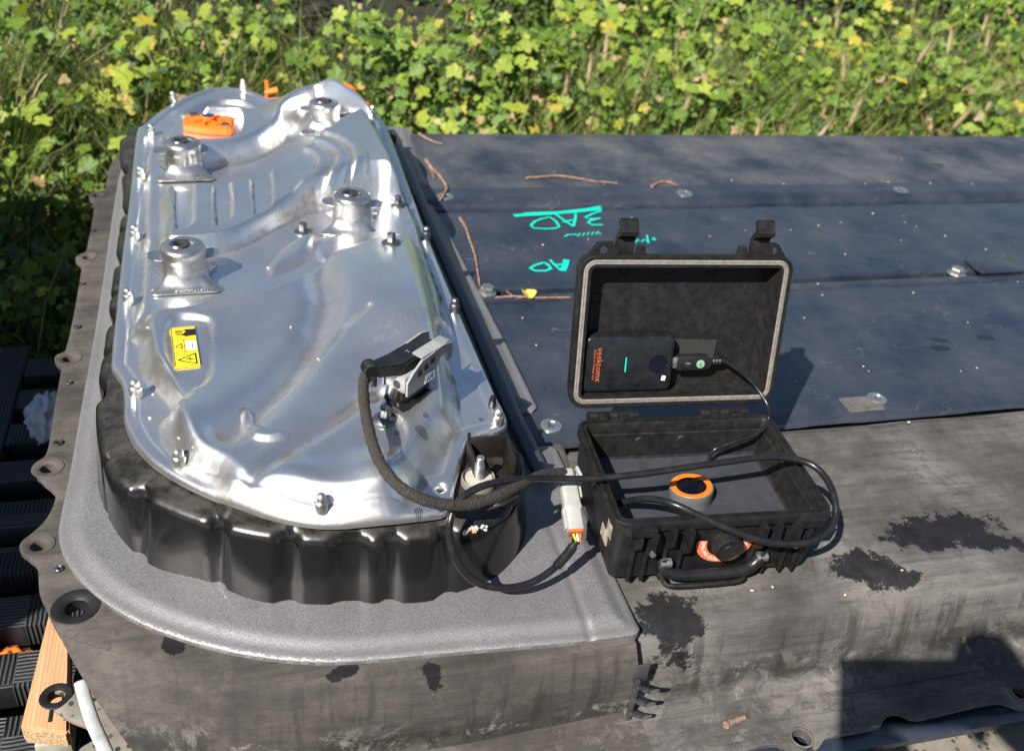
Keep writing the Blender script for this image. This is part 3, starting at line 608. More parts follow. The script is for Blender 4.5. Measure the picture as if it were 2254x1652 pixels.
def fbolt(D,s=1.):
    p=on_cover(D,.12); bm=bmesh.new(); p.z-=.0005
    lathe(bm,[(.0125*s,0),(.0125*s,.0012),(.0118*s,.0022),(.0085*s,.0034),(.0062*s,.0048)],T(*p),26); o=frombm('bolt_flange',bm,M['dark_steel'],cov)
    bm=bmesh.new(); lathe(bm,[(.0060*s,.0045),(.0060*s,.0135),(.0054*s,.0145),(.0028,.0147),(.0022,.013)],T(*p),36,fx=lambda a,z:1-.16*(.5+.5*math.cos(6*a))); frombm('bolt_head',bm,M['dark_steel'],cov,sm=30)
for D in ((848,922),(667,512),(861,536),(875,451)): fbolt(D)
p=on_cover((1083,895),ZF); bm=bmesh.new(); lathe(bm,[(.004,0),(.0045,.004),(.0035,.011),(.0018,.015)],T(*p),10); frombm('push_clip',bm,M['rubber'],cov)
# --- four mount brackets: flared foot with horns and a rolled tower
def bracket(D,rot=0.,s=1.04):
    p=on_cover(D,.12); bz=p.z+.0015; n=72
    FP=[(-.040,-.034),(-.036,-.039),(.034,-.039),(.040,-.033),(.029,-.014),(.0265,0),(.029,.012),(.038,.030),(.030,.036),(-.030,.036),(-.038,.030),(-.029,.012),(-.0265,0),(-.029,-.014)]
    def foot(a):
        c,s_=math.cos(a),math.sin(a); best=.05
        for (x0,y0),(x1,y1) in zip(FP,FP[1:]+FP[:1]):
            dx,dy=x1-x0,y1-y0; den=c*dy-s_*dx
            if abs(den)<1e-9: continue
            t=(x0*dy-y0*dx)/den; w=(x0*s_-y0*c)/den
            if t>0 and -.001<=w<=1.001: best=min(best,t) if best<.05 else t
        return best
    prof_=[(1.,0.0012),(.93,.0020),(.80,.0030),(.60,.0045),(.40,.0075),(.20,.0115),(.07,.0160),(0,.0205)]
    V=[];F=[]; M_=Matrix.Translation((p.x,p.y,bz))@Matrix.Rotation(rot,4,'Z')
    ring=[]
    for w,z in prof_:
        for i in range(n):
            a=2*math.pi*i/n; r0=.0262*s; r1=foot(a)*s; r_=r0+(r1-r0)*w; V.append(M_@Vector((r_*math.cos(a),r_*math.sin(a),z*s)))
    tower=[(.0262,.026),(.0257,.0285),(.0262,.031),(.0257,.0335),(.0256,.0380),(.0242,.0416),(.0205,.0438),(.0120,.0442)]
    for r_,z in tower:
        for i in range(n): a=2*math.pi*i/n; V.append(M_@Vector((r_*s*math.cos(a),r_*s*math.sin(a),z*s)))
    R=len(prof_)+len(tower)
    for j in range(R-1):
        for i in range(n): k=(i+1)%n; F.append((j*n+i,j*n+k,(j+1)*n+k,(j+1)*n+i))
    for i in range(n): v=V[i]; V.append(v-Vector((0,0,.0018)))
    b0=R*n
    for i in range(n): k=(i+1)%n; F.append((b0+i,b0+k,k,i))
    o=mesh('mount_bracket',V,F,M['ecoat'],cov,50)
    bm=bmesh.new(); q=M_@Matrix.Translation((-.004*s,-.001,.0435*s))
    lathe(bm,[(.0105*s,-.001),(.0112*s,.0012),(.0100*s,.0026),(.0066*s,.0024),(.0056*s,-.003),(.0056*s,-.012),(.0001,-.012)],q,30,cap=False); frombm('bushing',bm,M['dark_steel'],cov)
    # side ears folded outwards below the tower
    for sx in (-1,1):
        bm=bmesh.new(); L=[(.018,-.012),(.036,-.011),(.043,-.004),(.043,.007),(.036,.013),(.018,.013)]
        prism(bm,[(sx*x*s,y*s+.004) for x,y in (L if sx>0 else L[::-1])],[.0235*s,.0250*s][0],.0250*s,M_@Matrix.Rotation(-sx*.12,4,'Y'))
        frombm('ear_tab',bm,M['ecoat'],cov,sm=0)
    mt=M_@T(.006,-.0375*s,.0036*s)@Matrix.Rotation(math.pi,4,'Z'); text('part_number','1101740-00-E',.0066*s,mt,M['pale_ink'],cov,.0003)
    return o
bracket((410,613),.05); bracket((408,376),.05); bracket((775,494),-.15); bracket((715,282),-.15)
# --- orange service plug in the far pocket
p=on_cover((460,288),.11); q=T(p.x,p.y,p.z)@Matrix.Rotation(-.06,4,'Z'); bm=bmesh.new()
L=[(-.036,.030),(.032,.030),(.038,.024),(.038,-.020),(.032,-.026),(.010,-.026),(-.020,-.020),(-.038,-.012),(-.040,.024)]
bmesh.ops.recalc_face_normals(bm,faces=bm.faces); prism(bm,[(a,b_+.004) for a,b_ in L][::-1],.0,.014,q); bmesh.ops.bevel(bm,geom=[e for e in bm.edges],offset=.0025,segments=2,affect='EDGES')
frombm('service_plug',bm,M['orange'],cov)
bm=bmesh.new()
for k in range(7):
    a=k/7*2*math.pi; box(bm,(.015,0,.0155),(.018,.003,.004),q@T(0,.008,0)@Matrix.Rotation(a,4,'Z'),.0005)
lathe(bm,[(.011,.014),(.011,.021),(.010,.022)],q@T(0,.008,0),20); frombm('plug_ribs',bm,M['orange'],cov)
bm=bmesh.new(); lathe(bm,[(.0092,.0222),(.0092,.0228)],q@T(0,.008,0),18); lathe(bm,[(.0062,.014),(.0062,.0165)],q@T(.026,-.010,0),14); lathe(bm,[(.0062,.014),(.0062,.0185)],q@T(-.024,.028,0),14); frombm('plug_screw',bm,M['dark_steel'],cov)
# orange high voltage parts beyond the far end
for (x0,y0),(x1,y1),w in (((590,205),(588,190),.004),((590,208),(612,208),.006),((762,192),(782,208),.005),((800,232),(812,240),.004)):
    a=sv(x0,y0,.10); b_=sv(x1,y1,.10); bm=bmesh.new(); tube(bm,[(a.x,a.y+.03,.075),(a.x,a.y+.02,.098),(b_.x,b_.y+.02,.102)],w,10); frombm('high_voltage_lead',bm,M['orange'],pack)
bm=bmesh.new(); tube(bm,[(.10,1.79,.07),(.16,1.78,.08),(.235,1.72,.08),(.265,1.64,.07)],.012,12); frombm('far_conduit',bm,M['rubber'],pack)
# --- yellow warning label in its pocket
LZ=None
c4=[sv(*d,.1137) for d in ((386,812),(443,806),(437,718),(379,724))]; o_=c4[0]; ux=(c4[1]-c4[0]); uy=(c4[3]-c4[0]); wL,hL=ux.length,uy.length; ux.normalize(); nz_=ux.cross(uy).normalized(); uy=nz_.cross(ux)
Lb=frame(o_+nz_*.0016,ux,uy,nz_)
bm=bmesh.new(); prism(bm,rrect(wL,hL,.002),-.0012,0,Lb); lab=frombm('warning_label',bm,M['yellow'],cov,sm=0); lab['label']='yellow electrical hazard label'
def LL(pts): return [tuple(Lb@Vector((x*wL,y*hL,.0003))) for x,y in pts]
def flat(name,polys,mat,par,z=.0003,fr=None,W_=None,H_=None):
    fr=fr or Lb; W_=W_ or wL; H_=H_ or hL; bm=bmesh.new()
    for P in polys: bm.faces.new([bm.verts.new(fr@Vector((x*W_,y*H_,z))) for x,y in P])
    return frombm(name,bm,mat,par,sm=0,recalc=False)
def fline(pts,w,closed=False):
    Q=[]; P=pts+[pts[0]] if closed else pts
    for (x0,y0),(x1,y1) in zip(P,P[1:]):
        dx,dy=(x1-x0)*wL,(y1-y0)*hL; L=math.hypot(dx,dy) or 1; nx,ny=-dy/L*w/2/wL,dx/L*w/2/hL; Q.append([(x0+nx,y0+ny),(x0-nx,y0-ny),(x1-nx,y1-ny),(x1+nx,y1+ny)])
    return Q
ink=fline([(.02,.66),(.98,.66)],.0007)+fline([(.02,.35),(.98,.35)],.0007)+fline([(.46,.35),(.46,.66)],.0006)+fline([(.02,.02),(.98,.02),(.98,.98),(.02,.98)],.0006,True)
ink+=fline([(.15,.17),(.85,.30),(.85,.05)],.0016,True)+fline([(.45,.17),(.62,.20),(.60,.15),(.78,.17)],.0014)+fline([(.10,.50),(.36,.57),(.36,.44)],.0011,True)
ink+=[[(.40,.78),(.58,.74),(.97,.76),(.97,.92),(.60,.93),(.42,.90),(.60,.88)]]+[[(.16,.80+.035*k),(.45,.78+.035*k),(.45,.80+.035*k),(.16,.82+.035*k)] for k in range(4)]+fline([(.12,.72),(.3,.76),(.45,.70),(.6,.72)],.0006)
flat('label_print',ink,M['black_ink'],cov); flat('label_book',[[(.52,.40),(.94,.38),(.94,.61),(.52,.63)]],M['white_ink'],cov,.00028); flat('label_print',fline([(.60,.45),(.88,.44)],.0005)+fline([(.60,.49),(.88,.48)],.0005)+fline([(.60,.54),(.70,.54)],.0005)+fline([(.78,.42),(.78,.60)],.0006)+fline([(.74,.84),(.80,.87),(.78,.81),(.86,.84)],.0003),M['black_ink'],cov,.0005)
# --- plastic carrier and stud at the tub's right corner
pb=sv(1075,1060,.082); ux=Vector((1,0,0)); bm=bmesh.new()
q=T(pb.x+.006,pb.y+.006,.080)
box(bm,(0,.030,.015),(.040,.003,.032),q,.0006); box(bm,(-.020,.014,.013),(.003,.034,.028),q,.0006); box(bm,(.020,.014,.013),(.003,.034,.028),q,.0006); box(bm,(0,.008,.001),(.044,.046,.003),q,.0006); box(bm,(-.0202,.030,.032),(.003,.003,.010),q,.0004)
lathe(bm,[(.024,-.004),(.024,.001),(.022,.003)],q@T(0,-.018,0),28); frombm('plastic_carrier',bm,plain('brown_black_plastic',(.014,.012,.010),.38,var=.3,sc=60,bump=.1),pack)
pc=sv(1053,1058,.086); bm=bmesh.new(); lathe(bm,[(.0175,-.006),(.0175,.004),(.0160,.006),(.0155,.003),(.0150,.0025)],T(pc.x,pc.y,.086),30); lathe(bm,[(.0150,.0026),(.010,.0030)],T(pc.x,pc.y,.086),30); frombm('stud_seat',bm,plain('seat_cup',(.16,.15,.13),.4),pack)
bm=bmesh.new(); lathe(bm,[(.0135,.0032),(.0135,.0042),(.006,.0042)],T(pc.x,pc.y,.086),24); frombm('washer',bm,plain('cream_washer',(.42,.39,.32),.6),pack)
bm=bmesh.new(); lathe(bm,[(.0046,.003)]+[(.0046 if k%2 else .0052,.006+.0011*k) for k in range(16)]+[(.0040,.0245),(.0040,.0300),(.0034,.0308)],T(pc.x,pc.y,.086),18); frombm('threaded_stud',bm,M['steel'],pack,sm=25)
pr_=sv(1078,975,.095); bm=bmesh.new(); lathe(bm,[(.0042,-.006),(.0042,.006),(.0036,.007)],T(pr_.x,pr_.y,.098),16); frombm('stud_tip',bm,M['steel'],pack)
def splat(name,D,z,mat,r_,parent,n=9,nrm=Vector((0,-1,.1))):
    p=Vector(D) if len(D)==3 else sv(*D,z); bm=bmesh.new()
    for k in range(n):
        c=p+Vector((random.gauss(0,r_),random.gauss(0,r_*.15),random.gauss(0,r_*.4)))
        bmesh.ops.create_icosphere(bm,subdivisions=1,radius=random.uniform(.15,.45)*r_,matrix=Matrix.Translation(c))
    return frombm(name,bm,mat,parent)
def tubwall(D):                              # point of the tub's outer wall seen at a photo point
    for k in range(81):
        z=ZT-.001-k*.001; p=sv(*D,z); d=np.hypot(tc[:,0]-p.x,tc[:,1]-p.y).argmin(); w=max(0,min(1,(ZT-.012-z)/(ZT-.010)))
        s0=tc[d]*(1-w)+bt[d]*w
        if (np.array(p[:2])-s0)@nrm[d]>=-.0005-(.010 if z>ZT-.004 else 0): return Vector((s0[0],s0[1],z))
    return p
splat('pale_crust',tuple(tubwall((1040,1165))),0,M['moss'],.006,pack,14); splat('pale_crust',tuple(tubwall((1070,1168))),0,M['moss'],.004,pack,9); splat('rust_crust',tuple(tubwall((1052,1185))),0,M['rust'],.0045,pack,10)
# ------------------------------------------------------------ HARD CASE (open)
BZ=.003; BH=.083
o0=sv(1350,1268,BZ); ang=math.radians(-4.2)
cx0=Vector((math.cos(ang),math.sin(ang),0)); cy0=Vector((-math.sin(ang),math.cos(ang),0))
CW,CD=.232,.168
CO=Vector((.3240,.603,BZ)); CM=frame(CO,cx0,cy0,Vector((0,0,1)))
case=thing('hard_case','open black plastic hard case with its lid standing up beside the metal cover','hard case')
def loop(ins,z,r_=.016): return [(x,y,z) for x,y in rrect(CW,CD,r_,6,ins)]
bm=bmesh.new()
FLZ=.038
rings(bm,[loop(.013,0),loop(.0095,.0015),loop(.0080,.005),loop(.0055,.040),loop(.0045,BH-.014),loop(.0010,BH-.012),loop(0,BH-.010),loop(0,BH-.002),loop(.0012,BH),loop(.0040,BH),loop(.0046,BH-.0025),loop(.0066,BH-.0025),loop(.0072,BH),loop(.0088,BH),loop(.0100,BH-.0015),loop(.0104,BH-.014),loop(.0118,BH-.015),loop(.0150,FLZ+.002),loop(.0175,FLZ)],M=CM,cap1=False)
base=frombm('base_shell',bm,M['plastic'],case,sm=40)
bm=bmesh.new(); rings(bm,[loop(.0165,FLZ-.001),loop(.0165,FLZ),],M=CM); frombm('floor_panel',bm,M['case_floor'],case,sm=0)
# front furniture: corner lugs, ribs, posts, eyelets
for s_ in (0,1):
    f=(lambda x:x) if s_==0 else (lambda x:CW-x); bm=bmesh.new()
    L=[(f(.002),.004),(f(.014),-.008),(f(.040),-.010),(f(.042),.004)]
    if s_: L=L[::-1]
    prism(bm,L,BH-.009,BH-.001,CM); frombm('padlock_lug',bm,M['plastic'],case)
for s_ in (0,1):
    for k,x in enumerate((.026,.040,.060,.077)):
        xx=x if s_==0 else CW-x; bm=bmesh.new()
        prism(bm,[(-.0,0),(-.0135,0),(-.0135,-.020),(-.011,-.030),(-.004,-.038),(0,-.038)] if k%2 else [(-.0,0),(-.010,0),(-.011,-.020),(-.004,-.030),(0,-.030)],-.0025,.0025,CM@T(xx,.0035,BH-.006)@Matrix(((0,0,1,0),(1,0,0,0),(0,1,0,0),(0,0,0,1))))
        frombm('latch_post',bm,M['plastic'],case,sm=0)
        bm=bmesh.new(); box(bm,(xx,.0045,.026),(.0035,.006,.050),CM,.0012); frombm('rib',bm,M['plastic'],case)
    for x in (.040,):
        xx=x if s_==0 else CW-x; bm=bmesh.new(); lathe(bm,[(.0030,0),(.0030,.0035),(.002,.004)],CM@T(xx-.0005,-.0090,.052)@Matrix.Rotation(math.pi/2,4,'X'),12); frombm('pin',bm,M['steel'],case)
for x in (.0,1.):
    c=CM@Vector(((.022 if x==0 else CW-.022),-.001,BH-.0008)); bm=bmesh.new(); lathe(bm,[(.0042,0),(.0042,.0012),(.0030,.0013),(.0026,-.004)],T(*c),16,cap=False); frombm('lug_hole',bm,M['dark'],case)
# valve knob with its orange sticker and the folded down handle
vc=CM@Vector((.122,.0046,.048)); VM=frame(vc,cx0,Vector((0,0,1)),-cy0)
bm=bmesh.new(); lathe(bm,[(.0155,-.004),(.0155,.011),(.0148,.0130),(.0130,.0140),(.0125,.0124),(.006,.0122),(.0055,.0128)],VM,60,fx=lambda a,z:1-.035*(math.cos(20*a)>0)); frombm('valve_knob',bm,M['plastic'],case,sm=25)
bm=bmesh.new(); A0,A1=math.radians(180-8),math.radians(360+8); n=40; I=[];O_=[]
for i in range(n+1):
    a=A0+(A1-A0)*i/n; I.append(VM@Vector((.0195*math.cos(a),.0195*math.sin(a),.0006))); O_.append(VM@Vector((.0305*math.cos(a),.0275*math.sin(a),.0006)))
vi=[bm.verts.new(v) for v in I]; vo=[bm.verts.new(v) for v in O_]
for i in range(n): bm.faces.new((vi[i],vo[i],vo[i+1],vi[i+1]))
frombm('valve_sticker',bm,M['sticker'],case,sm=0)
msg='OPEN AND CLOSE VALVE SECURELY'
for i,ch in enumerate(msg):
    if ch==' ': continue
    a=A0+.10+(A1-A0-.2)*i/(len(msg)-1); text('valve_lettering',ch,.0055,VM@Matrix.Rotation(a+math.pi/2,4,'Z')@T(0,-.0238,.0009),M['white_ink'],case,.00005)
hp=[(.058,.002,.032),(.059,-.001,.025),(.064,-.003,.018),(.076,-.005,.015),(.110,-.0055,.014),(.142,-.005,.015),(.155,-.003,.019),(.162,-.001,.026),(.164,.003,.034)]
bm=bmesh.new(); tube(bm,[CM@Vector(p) for p in catmull(hp,k=4)],.0062,12); frombm('handle',bm,M['rubber'],case)
bm=bmesh.new(); tube(bm,[CM@Vector(p) for p in catmull([(.058,.001,.014),(.062,-.005,.006),(.072,-.010,.004),(.135,-.010,.004),(.148,-.006,.006)],k=3)],.0028,8); frombm('handle_lip',bm,M['plastic'],case)
for x in (.060,.164):
    bm=bmesh.new(); lathe(bm,[(.005,-.006),(.005,.006)],CM@T(x,-.001,.029)@Matrix.Rotation(math.pi/2,4,'Y'),12); frombm('handle_pivot',bm,M['steel'],case)
# hinges
for x in (.045,.178):
    for k in range(5):
        bm=bmesh.new(); lathe(bm,[(.0035,-.0055),(.0052,-.0050),(.0052,.0050),(.0035,.0055)],CM@T(x+(k-2)*.0118,CD+.007,BH-.002)@Matrix.Rotation(math.pi/2,4,'Y'),12)
        box(bm,(x+(k-2)*.0118,CD+.001,BH-.005+(.004 if k%2 else 0)),(.0095,.010,.006),CM,.001); frombm('hinge_knuckle',bm,M['plastic'],case)
# lid frame: origin at hinge line, s along, t up the lid, n towards the viewer
TL=math.radians(13.5)
lz=(cy0*math.sin(TL)+Vector((0,0,1))*math.cos(TL)); ln=cx0.cross(lz).normalized()    # ln points to viewer
if ln.dot(cy0)>0: ln=-ln
LO=CM@Vector((-.0085,CD+.006,BH+.011)); LW,LH=.2415,.172
LM=Matrix(((cx0.x,lz.x,ln.x,LO.x),(cx0.y,lz.y,ln.y,LO.y),(cx0.z,lz.z,ln.z,LO.z),(0,0,0,1)))
def lloop(ins,n_,r_=.018): return [(x,y,n_) for x,y in rrect(LW,LH,r_,6,ins)]
LD=.030
bm=bmesh.new(); rings(bm,[lloop(.010,-LD),lloop(.006,-LD+.002),lloop(.004,-LD+.006),lloop(.0015,-.008),lloop(0,-.006),lloop(0,.001),lloop(.0012,.0025),lloop(.0040,.0025),lloop(.0044,0),lloop(.0105,0),lloop(.0109,.0020),lloop(.0130,.0020),lloop(.0136,.0),lloop(.0150,-LD+.006),lloop(.0165,-LD+.004),lloop(.03,-LD+.004)],M=LM)
frombm('lid_shell',bm,M['plastic'],case,sm=40)
bm=bmesh.new(); rings(bm,[lloop(.0044,.0001),lloop(.0050,.0020),lloop(.0066,.0028),lloop(.0072,.0018),lloop(.0078,.0026),lloop(.0094,.0028),lloop(.0105,.0016),lloop(.0106,.0001)],False,False,M=LM); frombm('gasket',bm,M['gasket'],case,sm=30)
for s_ in (0,1):
    f=(lambda x:x) if s_==0 else (lambda x:LW-x)
    L=[(f(.008),LH-.004),(f(.020),LH+.012),(f(.036),LH+.013),(f(.036),LH-.004)]
    if s_: L=L[::-1]
    bm=bmesh.new(); prism(bm,L,-.010,-.002,LM); hc_=LM@Vector((f(.025),LH+.0055,-.0015)); frombm('lid_lug',bm,M['plastic'],case,sm=0)
    bm=bmesh.new(); lathe(bm,[(.0040,0),(.0040,.0008),(.0001,.0009)],LM@T(f(.0255),LH+.0045,-.0022),16); o=frombm('lug_hole',bm,M['blue'],case)
    lx=f(.0485) if s_==0 else f(.0415)
    bm=bmesh.new(); prof_=[(0,.004),(.009,.006),(.017,.005),(.021,.009),(.023,.015),(.027,.016),(.038,.011),(.040,.007),(.037,.004),(.028,.008),(.025,.004),(.018,-.002),(.009,-.003),(0,-.002)]
    prism(bm,prof_,-.0095,.0095,LM@T(lx,LH-.001,-.006)@Matrix(((0,0,1,0),(1,0,0,0),(0,1,0,0),(0,0,0,1)))); frombm('latch',bm,M['plastic'],case,sm=30)
    for k in (-1,1):
        bm=bmesh.new(); xx=lx+(k*.0145 if s_==0 else -k*.0145)+(.004 if s_==0 else -.004); prism(bm,[(-.006,LH-.002),(-.004,LH+.009),(.003,LH+.009),(.004,LH-.002)],-.008,.001,LM@T(xx,0,0)); frombm('latch_post',bm,M['plastic'],case,sm=0)
# moulding rings inside the lid, ejector marks, fabric patch
for x,y in ((.058,.150),(.108,.150),(.160,.150),(.03,.118),(.206,.128),(.202,.066)):
    bm=bmesh.new(); lathe(bm,[(.0062,0),(.0058,.0006),(.0054,0)],LM@T(x,y,-LD+.0041),24,cap=False); frombm('ejector_ring',bm,M['plastic'],case)
for x in (.075,.125):
    bm=bmesh.new(); lathe(bm,[(.0060,0),(.0050,.0012),(.0001,.0014)],CM@T(x,CD-.0125,BH-.024)@Matrix.Rotation(math.pi/2,4,'X'),20); frombm('rubber_bung',bm,M['dark'],case)
def knit():
    q=N('ribbed_fabric'); w=q.n('TexWave'); q.put(w.inputs[0],q.o); w.inputs['Scale'].default_value=260; return q.out(col=q.mix(q.rng(w.outputs[1],.2,.8),(.008,.008,.008),(.035,.033,.03)),rough=.9,nrm=q.bump(w.outputs[1],.5,.0005))
bm=bmesh.new(); prism(bm,[(.120,.036),(.173,.036),(.176,.068),(.122,.070)],-LD+.0045,-LD+.006,LM); frombm('fabric_patch',bm,knit(),case,sm=0)
# round display with orange ring standing on the floor panel
kc=svp(1520,1092,CM@Vector((0,0,FLZ)),Vector((0,0,1))); KM=T(kc.x,kc.y,kc.z)@Matrix.Rotation(-.10,4,'Y')@Matrix.Rotation(-.12,4,'X')
bm=bmesh.new(); lathe(bm,[(.0225,-.006),(.0235,.006),(.0240,.010),(.0236,.0135),(.0222,.0140)],KM,64,fx=lambda a,z:1-.012*(math.cos(32*a)>0)*(z<.009)); frombm('display_body',bm,plain('grey_knurled',(.10,.105,.11),.45,var=.08),case,sm=25)
bm=bmesh.new(); lathe(bm,[(.0222,.0140),(.0218,.0146),(.0165,.0146),(.0160,.0136)],KM,48,cap=False); frombm('display_ring',bm,M['orange'],case)
bm=bmesh.new(); lathe(bm,[(.0163,.0138),(.0163,.0141),(.0001,.0141)],KM,40); frombm('display_glass',bm,M['glass'],case)
bm=bmesh.new(); q_=CM@T(0.0062,.060,.030); 
for k,(y0,y1,z0,z1) in enumerate(((.018,.032,.046,.064),(.026,.046,.030,.044),)): box(bm,(.0052,(y0+y1)/2,(z0+z1)/2),(.0012,y1-y0,z1-z0),CM)
frombm('torn_sticker',bm,plain('worn_sticker',(.28,.24,.19),.6,var=.6,sc=150),case,sm=0)
# ------------------------------------------------------------ POWER BANK standing in the lid
bank=thing('power_bank','black power bank with orange lettering wedged in the lower left of the case lid','power bank')
bw,bh=.1045,.066; bx0,by0=.0145,.0150
BM=LM@T(bx0,by0,-LD+.004)
bm=bmesh.new(); LL_=lambda ins,z:[(x,y,z) for x,y in rrect(bw,bh,.008,5,ins)]
rings(bm,[LL_(.003,0),LL_(.001,.001),LL_(0,.004),LL_(0,.017),LL_(.0008,.0195),LL_(.0025,.0212),LL_(.005,.0218)],M=BM); frombm('bank_body',bm,plain('satin_black_shell',(.010,.011,.013),.30,var=.4,sc=70,bump=.08),bank,sm=50)
bm=bmesh.new(); lathe(bm,[(.0108,.0),(.0104,.0006),(.0098,-.0002),(.0001,-.0004)],BM@T(.0865,.033,.0222),32,cap=False); frombm('power_button',bm,M['glass'],bank)
RM=BM@T(.018,.0335,.0221)@Matrix.Rotation(-math.pi/2,4,'Z'); text('brand_lettering','veektomx',.0098,RM,M['orange_ink'],bank,.00005); text('brand_lettering','Safety in Power out',.0044,RM@T(0,-.0055,0),M['orange_ink'],bank,.00005)
bm=bmesh.new(); box(bm,(.0485,.033,.0220),(.0013,.017,.0004),BM); frombm('marker_stroke',bm,M['teal'],bank,sm=0)
bm=bmesh.new(); box(bm,(.0940,.0165,.0221),(.0045,.0055,.0004),BM@T(.0940,.0165,0)@Matrix.Rotation(-.2,4,'Z')@T(-.0940,-.0165,0)); frombm('white_indicator',bm,M['white_ink'],bank,sm=0)
# usb plug, strain relief, cord
usb=thing('charging_cable','thin black cable with a 12V marked plug in the power bank','cable')
UM=LM@T(bx0+bw,by0+.032,-.012)
bm=bmesh.new(); box(bm,(.003,0,0),(.010,.0125,.0045),UM,.0004); frombm('plug_tip',bm,M['steel'],usb)
bm=bmesh.new(); box(bm,(.024,0,0),(.036,.0175,.0095),UM,.0016); prism(bm,[(.040,-.0085),(.046,-.004),(.046,.004),(.040,.0085)],-.0045,.0045,UM); frombm('plug_body',bm,M['rubber'],usb)
bm=bmesh.new(); lathe(bm,[(.0048,.0048),(.0048,.0052)],UM@T(.033,-.001,0),24); frombm('plug_badge',bm,plain('pale_green_badge',(.18,.36,.22),.4),usb)
text('plug_lettering','12V',.0042,UM@T(.033,-.001,.0054)@Matrix.Rotation(-1.5,4,'Z'),M['black_ink'],usb,.00005)
bm=bmesh.new(); box(bm,(.0175,-.0005,.0048),(.009,.0085,.0003),UM); frombm('plug_emblem',bm,M['dark'],usb,sm=0); text('plug_emblem','ψ',.009,UM@T(.0175,0,.0051)@Matrix.Rotation(-math.pi/2,4,'Z'),M['greyp'],usb,.00005)
bm=bmesh.new(); lathe(bm,[(.0038,.044)]+[(.0042 if k%2 else .0030,.045+k*.0018) for k in range(9)]+[(.0024,.062)],UM@Matrix.Rotation(math.pi/2,4,'Y'),14); frombm('strain_relief',bm,M['rubber'],usb,sm=20)
def onlid(x,y,n_): return svp(x,y,LM@Vector((0,0,n_)),ln)
u0=UM@Vector((.058,0,0)); u1=UM@Vector((.066,-.001,.0))
bw_=lambda x,y,d:svp(x,y,CM@Vector((0,CD-d,0)),cy0); cq=CM.inverted()@bw_(1562,1000,.034)
cp=[u0,u1,onlid(1645,830,-.008),onlid(1672,862,.002),onlid(1690,893,.014),bw_(1692,918,.010),bw_(1684,940,.020),bw_(1658,958,.026),bw_(1622,970,.030),bw_(1588,982,.032),bw_(1568,994,.033),CM@Vector((cq.x,cq.y,FLZ-.003))]
bm=bmesh.new(); tube(bm,catmull([tuple(p) for p in cp],k=8),.0022,10); frombm('cord',bm,M['rubber'],usb)
# ------------------------------------------------------------ TEST HARNESS: plug, braided lead, grey coupling, round black lead
har=thing('test_harness','black test lead with lever plug on the metal cover and pale grey coupling','cable')
pz=on_cover((893,868),.13).z
P0=on_cover((893,870),.13)
e1=sv(960,815,pz)-sv(862,880,pz); e1.z=0; e1.normalize(); e2=Vector((-e1.y,e1.x,0)); HM=frame(Vector((P0.x,P0.y,pz-.001)),e1,e2,Vector((0,0,1)))
# header on the cover (x along long axis: near end 0 .. far end)
bm=bmesh.new(); LH_=lambda ins,z:[(x-.019,y-.011,z) for x,y in rrect(.050,.024,.009,5,ins)]
rings(bm,[LH_(-.003,0),LH_(-.003,.0018),LH_(0,.002),LH_(.0006,.022)],M=HM); frombm('header',bm,M['tub'],har)
bm=bmesh.new(); prism(bm,[(-.023,-.014),(-.017,-.016),(.034,-.014),(.034,.014),(-.018,.014)],.0,.0025,HM); frombm('header_flange',bm,M['rubber'],har,sm=0)
bm=bmesh.new(); box(bm,(.005,0,.027),(.047,.027,.020),HM,.003); frombm('plug_housing',bm,M['greyd'],har)
def lever(y):
    return [(-.018,.016),(-.018,.032),(-.010,.040),(.004,.049),(.040,.052),(.052,.049),(.054,.040),(.053,.030),(.046,.028),(.045,.040),(.034,.040),(.028,.030),(.028,.018)]
LMx=lambda y: HM@T(0,y,0)@Matrix(((1,0,0,0),(0,0,1,0),(0,1,0,0),(0,0,0,1)))
for y in (-.0165,.0145):
    bm=bmesh.new(); prism(bm,lever(y),0,.0025,LMx(y)); frombm('lever_arm',bm,M['greyd'],har,sm=0)
bm=bmesh.new(); box(bm,(.028,-.008,.0505),(.045,.014,.003),HM,.001)
for k in range(4): box(bm,(.012+k*.004,-.010,.0525),(.002,.014,.0015),HM@T(.012,0,0),.0004)
frombm('lever_bridge',bm,M['greyd'],har)
for k in range(3):
    bm=bmesh.new(); box(bm,(.0+.010*k,-.0168,.036+.003*k),(.006,.0012,.006),HM); frombm('lever_window',bm,M['dark'],har,sm=0)
bm=bmesh.new(); lathe(bm,[(.0045,.0),(.0045,.0006)],HM@T(-.0188,-.003,.026)@Matrix.Rotation(-math.pi/2,4,'Y'),16); frombm('lever_hole',bm,M['dark'],har)
bm=bmesh.new(); box(bm,(.0165,-.0172,.0245),(.016,.0006,.0105),HM); frombm('paper_tag',bm,M['white_ink'],har,sm=0)
text('tag_lettering','3/Y',.008,HM@T(.0165,-.0177,.0245)@Matrix.Rotation(math.pi/2,4,'X')@Matrix.Rotation(math.pi,4,'Z'),M['black_ink'],har,.0001)
